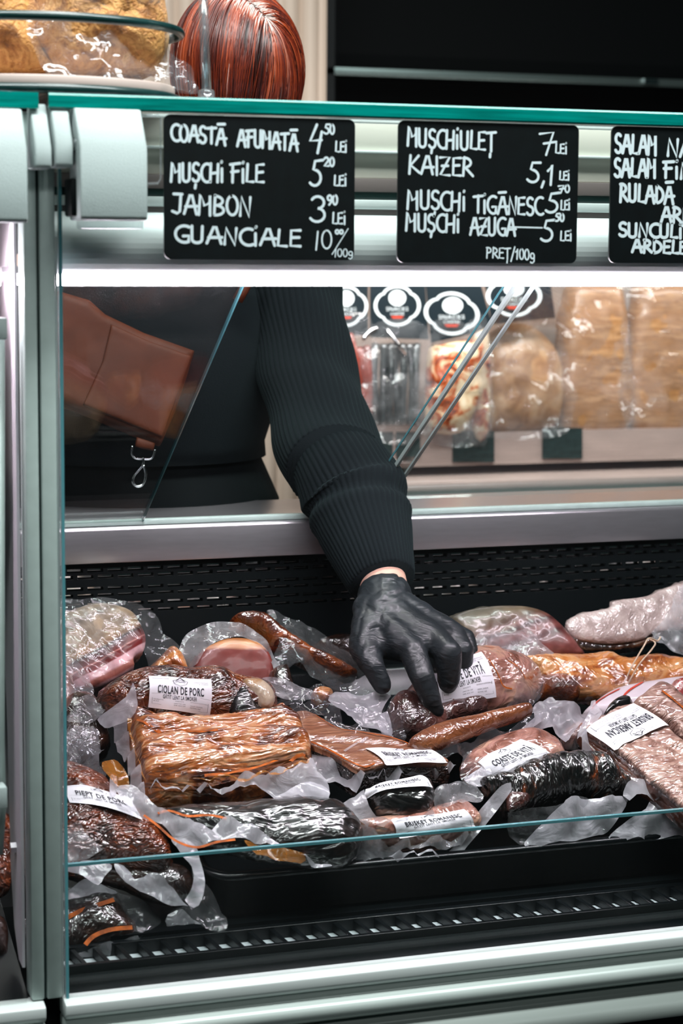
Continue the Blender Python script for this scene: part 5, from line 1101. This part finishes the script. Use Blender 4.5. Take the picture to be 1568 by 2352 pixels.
def fold(s, a):
    v = 0.005*math.exp(-((s-0.30-0.06*math.sin(a))/0.07)**2)-0.004*math.exp(-((s-0.43-0.06*math.sin(a))/0.04)**2)+0.003*math.exp(-((s-0.50-0.05*math.sin(a))/0.04)**2)
    return v+0.0015*math.sin(s*30+2*math.sin(a))*max(0, 1-s*1.4)
sweep(sl, pp, [.058, .063, .066, .060, .051, .0405], 300, 50, 0.0020, fold)
sl.build('sleeve', MAT['sweater'], person, True)
s2 = MB(); sweep(s2, [(0.14, 0.90, 0.74), (0.09, 0.915, 0.60), (0.06, 0.93, 0.45), (0.07, 0.895, 0.33), (0.08, 0.86, 0.22)], [.068, .066, .060, .054, .046], 216, 54, 0.002)
s2.build('sleeve', MAT['sweater'], person, True)
tr_ = MB()
secs = []
for z, xl, xr, yc, ry in ((secs_z := P(300, 1040, .88).z, P(22, 1040, .88).x, P(596, 1040, .86).x, .88, .15), (P(300, 1145, .88).z, P(22, 1145, .86).x, P(640, 1145, .86).x, .88, .17), (0.1, 0.06, 0.45, .90, .17), (-0.2, 0.08, 0.43, .93, .14), (FZ+0.12, 0.10, 0.41, .95, .10)):
    secs.append((z, tor(0, xl, xr, yc, ry)))
V = [(x, y, z) for z, s in secs for x, y in s]
tr_.add(V, [(i*n+j, (i+1)*n+j, (i+1)*n+(j+1) % n, i*n+(j+1) % n) for i in range(len(secs)-1) for j in range(n)]+[tuple(range(n)), tuple((len(secs)-1)*n+j for j in range(n))[::-1]])
tr_.build('apron', MAT['apron'], person, True)
# gloved hand: index finger pointing, the other fingers curled, thumb at the side
gm = MB()
W1 = [J(850, 1400, .375, 23), J(872, 1392, .372, 25), J(900, 1390, .372, 25), J(922, 1398, .376, 22)]
MC = [J(945, 1490, .305, 17.5), J(998, 1466, .312, 17), J(1040, 1456, .330, 16), J(1066, 1468, .350, 14)]
for a, b in zip(W1, MC): chain(gm, [a, b])
chain(gm, [J(845, 1440, .355, 20), J(900, 1450, .345, 22), J(990, 1455, .33, 17)]); chain(gm, [J(850, 1470, .345, 18), J(925, 1490, .325, 18)])
chain(gm, [J(882, 1372, .388, 34.5), J(884, 1400, .372, 32)])
chain(gm, [MC[0], J(970, 1556, .278, 15.5), J(989, 1604, .272, 12.8), J(1000, 1631, .274, 11)])
chain(gm, [MC[1], J(1030, 1500, .284, 17), J(1030, 1560, .288, 14.5), J(1014, 1592, .308, 12)])
chain(gm, [MC[2], J(1060, 1494, .310, 15.5), J(1060, 1548, .316, 13.5), J(1046, 1580, .334, 11.5)])
chain(gm, [MC[3], J(1077, 1500, .338, 12.5), J(1078, 1532, .342, 11.2), J(1073, 1554, .358, 10)])
chain(gm, [J(845, 1430, .36, 21), J(838, 1490, .335, 19), J(857, 1532, .312, 15), J(876, 1572, .306, 12.2)])
chain(gm, [J(885, 1420, .366, 25), J(968, 1474, .314, 18.5)]); chain(gm, [J(905, 1415, .370, 24), J(1016, 1462, .326, 17)]); chain(gm, [J(880, 1420, .364, 26), J(925, 1480, .318, 20)])
chain(gm, [J(960, 1520, .315, 15), J(1010, 1520, .315, 16), J(1050, 1520, .33, 14)])
ax = (MC[1][0]-W1[1][0]).normalized(); w0 = W1[1][0]
def crease(v):
    dd = (v-w0).dot(ax); q = fbm(v.x, v.y, v.z, 14, 5.0)
    side = (v-w0).dot(RT)
    return 0.0016*math.exp(-((dd-0.008)/0.020)**2)*abs(math.sin(dd*150+side*30+q*3))+0.0009*math.exp(-((dd-0.05)/0.03)**2)*math.sin(dd*190-side*70+q*3.5)+0.0006*fbm(v.x, v.y*1.2, v.z*2, 30, 2.0)
gl_ = blend('glove', gm, 0.0022, 9, MAT['glove'], person, crease)
cf = MB()       # rolled rim of the cuff
d0 = (P(886, 1400, .37)-P(880, 1350, .40)).normalized(); c0 = P(881, 1366, .3915); u0 = d0.cross(Vector((0, 0, 1))).normalized(); v0 = d0.cross(u0)
ringp = lambda r, o_: [c0+d0*o_+(u0*math.cos(k*math.pi/24)+v0*math.sin(k*math.pi/24))*(r+0.0012*math.sin(k*5*math.pi/24)) for k in range(48)]
rr_ = [ringp(.0345, -0.011), ringp(.0362, -0.0105), ringp(.0368, 0.0), ringp(.0366, 0.014), ringp(.0335, 0.022)]
cf.add([p for r in rr_ for p in r], [(i*48+j, i*48+(j+1) % 48, (i+1)*48+(j+1) % 48, (i+1)*48+j) for i in range(4) for j in range(48)])
world_part('cuff', cf.v, cf.f, MAT['glove'], gl_, True)
# hair: cap and strands flowing from a pale parting
hr = random.Random(11); RX, RY, RZ = 0.088, 0.098, 0.108
def surf(d, k=1.0): d = d.normalized(); return HC+Vector((d.x*RX, d.y*RY, d.z*RZ))*k
hv_, hf_, tone = [], [], []
for i in range(0, 25):
    for j in range(48):
        th, ph = math.pi*0.80*i/24, 2*math.pi*j/48
        d = Vector((math.sin(th)*math.cos(ph), math.sin(th)*math.sin(ph), math.cos(th)))
        hv_.append(surf(d, 0.985+0.01*math.sin(ph*9))); tone.append(d)
for i in range(24):
    for j in range(48): hf_.append((i*48+j, (i+1)*48+j, (i+1)*48+(j+1) % 48, i*48+(j+1) % 48))
part_line = [Vector((-0.30, 0.15, 1.0)), Vector((-0.20, -0.38, 0.90)), Vector((-0.01, -0.63, 0.77)), Vector((0.16, -0.76, 0.62)), Vector((0.33, -0.83, 0.45))]
pl_s = [p.normalized() for p in catmull(part_line, 0.02, False)]
tone = [min(1.0, max(0.3, 1.25-7*min((p-q.normalized()).length for p in pl_s))) for q in tone]
for s_i in range(3000):
    t = hr.random()**0.9; p = pl_s[int(t*(len(pl_s)-1))].copy()
    k = int(t*(len(pl_s)-1)); tg = (pl_s[min(len(pl_s)-1, k+1)]-pl_s[max(0, k-1)]).normalized()
    side = p.cross(tg).normalized()*(1 if hr.random() < 0.62 else -1)
    if t > 0.86:
        a = hr.uniform(-1.5, 1.5); side = (tg*math.cos(a)+side*math.sin(a)).normalized()
    d = p+side*hr.uniform(0, 0.05); dirv = side+tg*hr.uniform(0.15, 0.30)
    L = hr.uniform(0.8, 2.1); rl = hr.uniform(0.03, 0.20); st = 15; base = 0.97 if hr.random() < 0.7 else 0.6; tint = 0.5+0.75*noise.noise(Vector((t*9, 3.0 if side.x > 0 else 0.0, 0.5)))*0.6+hr.gauss(0, 0.13); wd_ = hr.uniform(0.0006, 0.0015); lift = hr.uniform(1.0, 1.035)
    pts = []
    for q in range(st+1):
        pts.append(surf(d, lift+0.02*math.sin(q/st*math.pi)+0.01*q/st))
        n_ = d.normalized(); dv = dirv-n_*dirv.dot(n_); dv = dv.normalized() if dv.length else dv
        gdir = Vector((0, 0, -1)); gdir = gdir-n_*gdir.dot(n_)
        dirv = (dv+gdir*0.16+Vector((hr.gauss(0, .025), hr.gauss(0, .025), hr.gauss(0, .025)))).normalized(); d = (n_+dirv*(L/st)).normalized()
        if d.z < -0.62: break
    if len(pts) < 3: continue
    m = len(pts); b0 = len(hv_)
    for q, p_ in enumerate(pts):
        n_ = (p_-HC).normalized(); tt = (pts[min(m-1, q+1)]-pts[max(0, q-1)]).normalized(); w_ = tt.cross(n_).normalized()*wd_*(1-0.6*q/m)
        hv_ += [p_-w_, p_+n_*wd_*0.8, p_+w_]; g_ = min(1.0, max(0.0, q/(m-1)-rl)*7); tn = base*(1-g_)+tint*g_ if t < 0.9 else tint
        tone += [tn]*3
        if q:
            c = b0+3*q; hf_ += [(c-3, c-2, c+1, c), (c-2, c-1, c+2, c+1), (c-1, c-3, c, c+2)]
ho = world_part('hair', hv_, hf_, MAT['hair'], person, True); ho['label'] = 'copper red hair with pale roots along the parting'
at_ = ho.data.attributes.new('tone', 'FLOAT', 'POINT'); at_.data.foreach_set('value', [float(min(1, max(0, x))) for x in tone])
# leather bag worn across
F = FR(300, 840, 80, Y=0.655)
t = thing('crossbody_bag', 'brown leather bag with a metal snap hook, seen through the left glass door', 'bag', matrix=F.m)
lump('body', t, F, [(60, 650), (145, 672), (205, 690), (240, 722), (330, 765), (446, 806), (430, 860), (400, 950), (370, 1019), (300, 990), (220, 955), (145, 928), (60, 900)], MAT['leather'], 0.012, 0.012, 0.03, 0.004, amp=0.0006, smooth=False, seed=101)
lump('front_pocket', t, F, [(255, 745), (345, 785), (440, 818), (372, 1005), (300, 975), (190, 930), (235, 830)], MAT['leather'], 0.004, 0.004, 0.0, 0.001, z=0.0125, amp=0.0003, smooth=False, seed=102)
lump('strap_loop', t, F, [(314, 1004), (356, 1018), (352, 1034), (310, 1026)], MAT['leather'], 0.003, 0.003, 0.002, 0.001, z=0.008, smooth=False, seed=103)
yy = 0.640
MB().tube(catmull([P(a, b, yy) for a, b in [(304, 1024), (302, 1040), (310, 1052), (330, 1054), (348, 1052), (356, 1032)]], 0.002, False), 0.0016, 8).build('ring', MAT['chrome'], t, True)
MB().tube(catmull([P(a, b, yy-0.002) for a, b in [(328, 1050), (328, 1066), (318, 1080), (307, 1094), (305, 1108), (314, 1117), (326, 1114), (333, 1100), (334, 1084), (329, 1068)]], 0.002, False), 0.0019, 8).build('snap_hook', MAT['chrome'], t, True)
MB().tube([P(545, 690, 0.675), P(560, 664, 0.675), P(590, 600, 0.69)], 0.0075, 8).build('strap', MAT['leather'], t, True)

# ------------------------------------------------------------------ on top of the counter
yd = 0.14; RD = 0.155
CX = P(404, 200, yd).x-RD; ztop = zt-0.0005
def disc(mb, r, z0, z1, n=64): mb.zprism([(CX+r*math.cos(2*math.pi*k/n), yd+r*math.sin(2*math.pi*k/n)) for k in range(n)], z0, z1)
t = thing('bread_stand', 'round bread stand with a pale disc and dark wire rings', 'bread stand', loc=(CX, yd, ztop))
circ = lambda r, z, n=72: [(CX+r*math.cos(2*math.pi*k/n), yd+r*math.sin(2*math.pi*k/n), z) for k in range(n)]
zr = P(200, 205, yd-RD).z
MB().tube(circ(RD-0.004, ztop+0.0055), 0.005, 10, closed=True).build('base_rim', MAT['wireteal'], t, True)
mb = MB(); disc(mb, RD-0.006, ztop+0.008, ztop+0.019); mb.build('disc', MAT['rackwood'], t, bevel=0.002)
zu = P(150, 38, yd-RD).z
MB().tube(circ(RD, zu), 0.0048, 10, closed=True).build('upper_ring', MAT['wireteal'], t, True)
for a in (80, 150, 215):
    MB().tube([(CX+RD*math.cos(math.radians(a)), yd+RD*math.sin(math.radians(a)), ztop+0.006), (CX+RD*math.cos(math.radians(a)), yd+RD*math.sin(math.radians(a)), zu)], 0.003, 8).build('upright', MAT['wireteal'], t, True)
F = FR(250, 60, 82, Y=0.12)
t = thing('bread_loaf', 'golden bread loaf in clear crinkled film at the right of the stand', 'bread', matrix=F.m, group='wrapped loaves on the stand')
lump('loaf', t, F, [(70, 60), (90, 0), (110, -90), (250, -140), (350, -90), (372, -10), (385, 90), (372, 150), (340, 172), (240, 176), (140, 172), (95, 120)], MAT['crust'], 0.05, 0.06, 0.02, 0.05, sp=0.005, amp=0.007, seed=110)
sheet('film', t, F, [(60, 60, .045), (100, -80, .05), (250, -120, .06), (360, -60, .05), (392, 60, .03), (400, 140, .02), (380, 182, .03), (240, 182, .06), (120, 178, .05), (80, 120, .05)], MAT['filmb'], 0.006, ns=30, seed=111)
sheet('film', t, F, [(378, 95, .02), (400, 115, .014), (425, 140, .01), (446, 165, .008), (448, 185, .008), (456, 214, .006), (420, 215, .014), (385, 208, .02), (345, 192, .028), (372, 160, .026)], MAT['filmc'], 0.010, ns=44, seed=112)
sheet('film', t, F, [(392, 150, .016), (425, 158, .014), (450, 205, .012), (440, 216, .012), (400, 214, .018), (370, 190, .024)], MAT['filmc'], 0.010, ns=60, seed=114)
F = FR(30, 80, 82, Y=0.13)
t = thing('bread_loaf', 'golden bread loaf at the left photo edge, lying behind the other loaf', 'bread', matrix=F.m, group='wrapped loaves on the stand')
lump('loaf', t, F, [(-130, 60), (-110, -40), (0, -60), (60, -30), (98, 60), (100, 120), (120, 168), (0, 172), (-120, 168)], MAT['crust'], 0.04, 0.05, 0.02, 0.04, sp=0.006, amp=0.007, seed=113)
rb = thing('acrylic_rod', 'clear upright acrylic rod on the top glass, in front of the hair', 'rod', loc=P(474, 210, 0.03))
a, b = P(465, -30, 0.03), P(474, 205, 0.03)
MB().tube([a, b], 0.0048, 16).build('rod', MAT['acrylic'], rb, True)
MB().tube([a+(b-a)*0.02, b-(b-a)*0.02], 0.0018, 10).build('core', MAT['acrylic'], rb, True)
mb = MB(); c = P(474, 212, 0.03)
mb.tube([(c.x, c.y, ztop), (c.x, c.y, ztop+0.003), (c.x, c.y, ztop+0.0035), (c.x, c.y, ztop+0.010), (c.x, c.y, ztop+0.012)], [.011, .011, .0085, .0085, .007], 20); mb.build('foot', MAT['acrylic'], rb, True)

# ------------------------------------------------------------------ back display and dark wall shelf
YB = 1.62
sh = thing('display_shelf', 'pale back display shelf with bagged bread and hanging snack packs behind the seller', 'shelf', loc=(1.3, YB, FZ))
xs0, xs1 = P(752, 900, YB).x, P(1640, 900, YB).x
zs_ = P(1200, 990, YB-0.12).z; zs2 = P(1200, 1062, YB-0.12).z
MB().box(xs0, xs1, YB+0.10, YB+0.12, FZ, P(1200, 560, YB).z).build('back_board', simple('pale_back_board', '#8d7a70', 0.6), sh)
MB().box(xs0, xs1, YB-0.14, YB+0.10, zs_-0.012, zs_).build('shelf_board', MAT['woodpale'], sh, bevel=0.003)
MB().box(xs0, xs1, YB-0.145, YB-0.14, zs2, zs_+0.001).build('shelf_edge', MAT['woodpale'], sh)
zc1, zc2 = P(1200, 1096, YB-0.25).z, P(1200, 1180, YB-0.25).z
MB().box(xs0, xs1, YB-0.25, YB+0.10, zc1-0.02, zc1-0.005).build('counter_top', MAT['woodpale'], sh, bevel=0.003)
MB().box(xs0, xs1, YB-0.23, YB+0.10, FZ, zc1-0.02).build('counter_base', simple('pale_counter_front', '#a59a92', 0.5), sh)
MB().tube([P(860, 1060, YB-0.15), P(945, 1060, YB-0.15)], 0.004, 8).build('shelf_rail', MAT['chrome'], sh, True)
def badge(t, cx, cy, Y, rx, ry, rot=0):
    def pt(a, k): 
        x, y = rx*k*math.cos(a), ry*k*math.sin(a); c, s = math.cos(rot), math.sin(rot); return P(cx+x*c-y*s, cy+x*s+y*c, Y)
    n = 72; R = []
    for k in (1.0, 0.87):
        R.append([pt(2*math.pi*i/n, k*(0.90+0.13*abs(math.cos(2*2*math.pi*i/n))**0.6)) for i in range(n)])
    MB().add(R[0]+R[1], [(i, (i+1) % n, n+(i+1) % n, n+i) for i in range(n)]).build('badge_outline', MAT['cardwhite'], t)
    cz = [P(cx+rx*0.40*math.cos(2*math.pi*i/24)*0.95+math.sin(rot)*ry*.35, cy-ry*0.38+ry*0.40*math.sin(2*math.pi*i/24), Y) for i in range(24)]
    MB().add(cz, [tuple(range(24))]).build('badge_disc', MAT['cardwhite'], t)
    tb = MB()
    for s, y0, w, h in (('SNACKS', 0.16, 0.95, 0.20), ('CARNE', 0.40, 0.6, 0.14)):
        v, f = text_geo(s); tb.add([P(cx-rx*w/2+rx*w*a, cy+ry*y0+ry*h*(0.5-b), Y) for a, b in v], f)
    tb.build('lettering', MAT['cardwhite'], t)
    MB().add([P(cx-rx*.28, cy+ry*.52, Y), P(cx+rx*.28, cy+ry*.52, Y), P(cx+rx*.18, cy+ry*.64, Y), P(cx-rx*.18, cy+ry*.64, Y)], [(0, 1, 2, 3)]).build('red_mark', MAT['redline'], t)
def snack(lab, card, bcx, bcy, rx, ry, rot, body, mat, Y=1.46, ns_=30, top=0.02):
    F = FR(bcx, bcy+120, 88, Y=Y)
    t = thing('snack_pack', lab, 'snack pack', matrix=F.m, group='hanging snack packs behind the seller')
    mbq = MB(); Q = [P(a, b, Y-0.012) for a, b in card]; Q2 = [q+Vector((0, .003, 0)) for q in Q]; n = len(Q)
    mbq.add(Q+Q2, [tuple(range(n)), tuple(range(n, 2*n))[::-1]]+[(i, (i+1) % n, n+(i+1) % n, n+i) for i in range(n)]).build('header_card', MAT['carddark'], t)
    badge(t, bcx, bcy, Y-0.0135, rx, ry, rot)
    if mat: lump('contents', t, F, body, mat, top, 0.03, 0.0, 0.01, sp=0.008, amp=0.006, ns=ns_, seed=bcx)
    x0, x1 = min(p[0] for p in body), max(p[0] for p in body); y0, y1 = min(p[1] for p in body), max(p[1] for p in body)
    sheet('film', t, F, [(x0-4, y0-20, .02), (x1+4, y0-20, .02), (x1+6, y1+8, .024), (x0-6, y1+8, .024)], MAT['filmb'], 0.012, ns=16, sp=0.012, seed=bcx)
    return t
t = snack('hanging pack with thin red sausages, nearest the arm', [(740, 640), (845, 640), (845, 770), (740, 770)], 795, 703, 48, 46, 0, [(770, 780), (800, 765), (845, 800), (852, 900), (850, 985), (830, 985), (790, 900)], None)
for i, (a, b, c, d_) in enumerate([((775, 790), (800, 860), (825, 940), 11), ((800, 768), (815, 830), (838, 960), 11), ((822, 800), (835, 850), (846, 950), 10), ((842, 795), (845, 860), (848, 920), 9)]):
    MB().tube(catmull([P(*a, 1.455), P(*b, 1.445), P(*c, 1.45)], 0.01, False), d_/1000*0.85, 10).build('sausage', MAT['sausage'], t, True)
t = snack('hanging pack with dark grey jerky strips, badge second from the arm', [(850, 640), (975, 640), (985, 780), (850, 775)], 912, 702, 52, 46, 0, [(850, 780), (975, 780), (968, 960), (940, 985), (870, 980), (850, 960)], None)
for i in range(7):
    x = 862+i*16; MB().tube(catmull([P(x+4*math.sin(i), 790, 1.46), P(x-5*math.cos(i*2), 860, 1.447+0.006*(i % 2)), P(x+6*math.sin(i*3), 930, 1.45), P(x, 975, 1.455)], 0.01, False), 0.0075, 10).build('jerky_strip', MAT['darkstick'], t, True)
MB().tube([P(888, 755, 1.44), P(930, 815, 1.438)], 0.0032, 8).build('tie', MAT['chrome'], t, True)
MB().tube(catmull([P(833, 780, 1.44), P(848, 762, 1.44), P(866, 752, 1.44)], 0.006, False), 0.004, 8).build('tie', MAT['chrome'], t, True)
snack('hanging pack of mixed cream and orange snacks with a tilted badge', [(978, 655), (1100, 640), (1130, 745), (1090, 765), (990, 788)], 1037, 720, 62, 48, 0.12, [(985, 800), (1010, 790), (1085, 778), (1110, 800), (1105, 900), (1060, 990), (985, 985), (975, 900)], MAT['snack'], top=0.03)
snack('hanging pack with a faint badge behind the sloping glass door edges', [(1110, 630), (1260, 625), (1275, 730), (1130, 745)], 1180, 680, 62, 46, 0, [(1080, 770), (1120, 770), (1120, 990), (1085, 985)], MAT['snack'], top=0.02)
# bagged bread on the shelf
F = FR(1190, 860, 85, Y=1.52)
t = thing('bread_loaf', 'round pale loaf in a shiny bag on the back shelf', 'bread', matrix=F.m, group='bagged bread on the back shelf')
lump('loaf', t, F, [(1090, 880), (1110, 790), (1160, 745), (1220, 750), (1270, 800), (1290, 870), (1285, 940), (1255, 985), (1110, 990)], MAT['palebread'], 0.05, 0.07, 0.01, 0.05, sp=0.009, amp=0.004, ns=24, seed=120)
sheet('film', t, F, [(1080, 880, .055), (1110, 770, .055), (1180, 720, .06), (1250, 730, .06), (1300, 820, .05), (1300, 990, .05), (1090, 995, .055)], MAT['filmb'], 0.012, ns=22, sp=0.01, seed=121)
for i, (pa, pb_, lab) in enumerate(((1288, 1440, 'tall bag of sliced brown bread on the back shelf, right of the round loaf'), (1446, 1660, 'tall bag of sliced brown bread on the back shelf at the right photo edge'))):
    F = FR((pa+pb_)/2, 830, 86, Y=1.53)
    t = thing('sliced_bread_bag', lab, 'bread', matrix=F.m, group='bagged bread on the back shelf')
    lump('loaf', t, F, [(pa, 760), (pa+10, 700), (pa+30, 650), (pb_-30, 645), (pb_-8, 700), (pb_, 780), (pb_, 980), (pa+2, 985)], MAT['wrapbread'], 0.03, 0.03, 0.02, 0.02, sp=0.009, amp=0.003, ns=20, seed=122+i)
    sheet('film', t, F, [(pa-8, 760, .035), (pa+20, 640, .04), (pb_-20, 635, .04), (pb_+6, 760, .035), (pb_+6, 986, .035), (pa-8, 988, .035)], MAT['filmb'], 0.010, ns=18, sp=0.012, seed=124+i)
def tagcard(a, b, c, d_, lab, Y):
    o = thing('price_tag', lab, 'price tag', loc=P((a+c)/2, d_, Y)); Q = [P(a, b, Y), P(c, b, Y), P(c, d_, Y), P(a, d_, Y)]; Q2 = [q+Vector((0, .003, 0)) for q in Q]
    MB().add(Q+Q2, [(0, 1, 2, 3), (7, 6, 5, 4), (0, 4, 5, 1), (1, 5, 6, 2), (2, 6, 7, 3), (3, 7, 4, 0)]).build('card', MAT['slate'], o)
    return o
MAT['slate'] = simple('slate_tag', '#1d2d2d', 0.5, nscale=70, mottle=0.5, stretch=(1, 1, 2)); 
yt = YB-0.15
tagcard(1040, 990, 1135, 1062, 'dark slate price tag on the shelf edge below the round loaf', yt)
tagcard(1246, 983, 1337, 1054, 'dark slate price tag on the shelf edge below the sliced bread', yt)
tagcard(858, 992, 902, 1048, 'small dark price tag below the jerky pack, nearest the arm', yt)
tagcard(910, 992, 965, 1050, 'small dark price tag below the jerky pack, nearest the glass door edge', yt)
# dark shelving above
ws = thing('wall_shelf', 'dark wall cabinet with a long metal rail in the shadow at the top right', 'wall cabinet', loc=(1.4, 2.3, 0.9))
xw0, xw1 = P(748, 120, 2.2).x, P(1660, 120, 2.2).x
MB().box(xw0, xw1, 2.32, 2.36, 0.6, 2.2).build('back', MAT['wall'], ws)
q0, q1 = P(770, 160, 2.2), P(1640, 178, 2.2)
MB().box(xw0, xw1, 2.2, 2.205, q0.z-0.011, q0.z+0.006).build('rail', simple('dim_rail', '#5d6a68', 0.35, 0.7), ws, bevel=0.002)
MB().box(xw0, xw1, 2.205, 2.32, q0.z-0.006, q0.z+0.002).build('shelf', MAT['blackp'], ws)
MB().box(P(1480, 172, 2.19).x, P(1512, 172, 2.19).x, 2.190, 2.2, q0.z-0.006, q0.z+0.004).build('rail_clip', MAT['chrome'], ws)
MB().box(xw0, xw0+0.02, 2.2, 2.32, 0.6, 2.2).build('side', MAT['blackp'], ws)
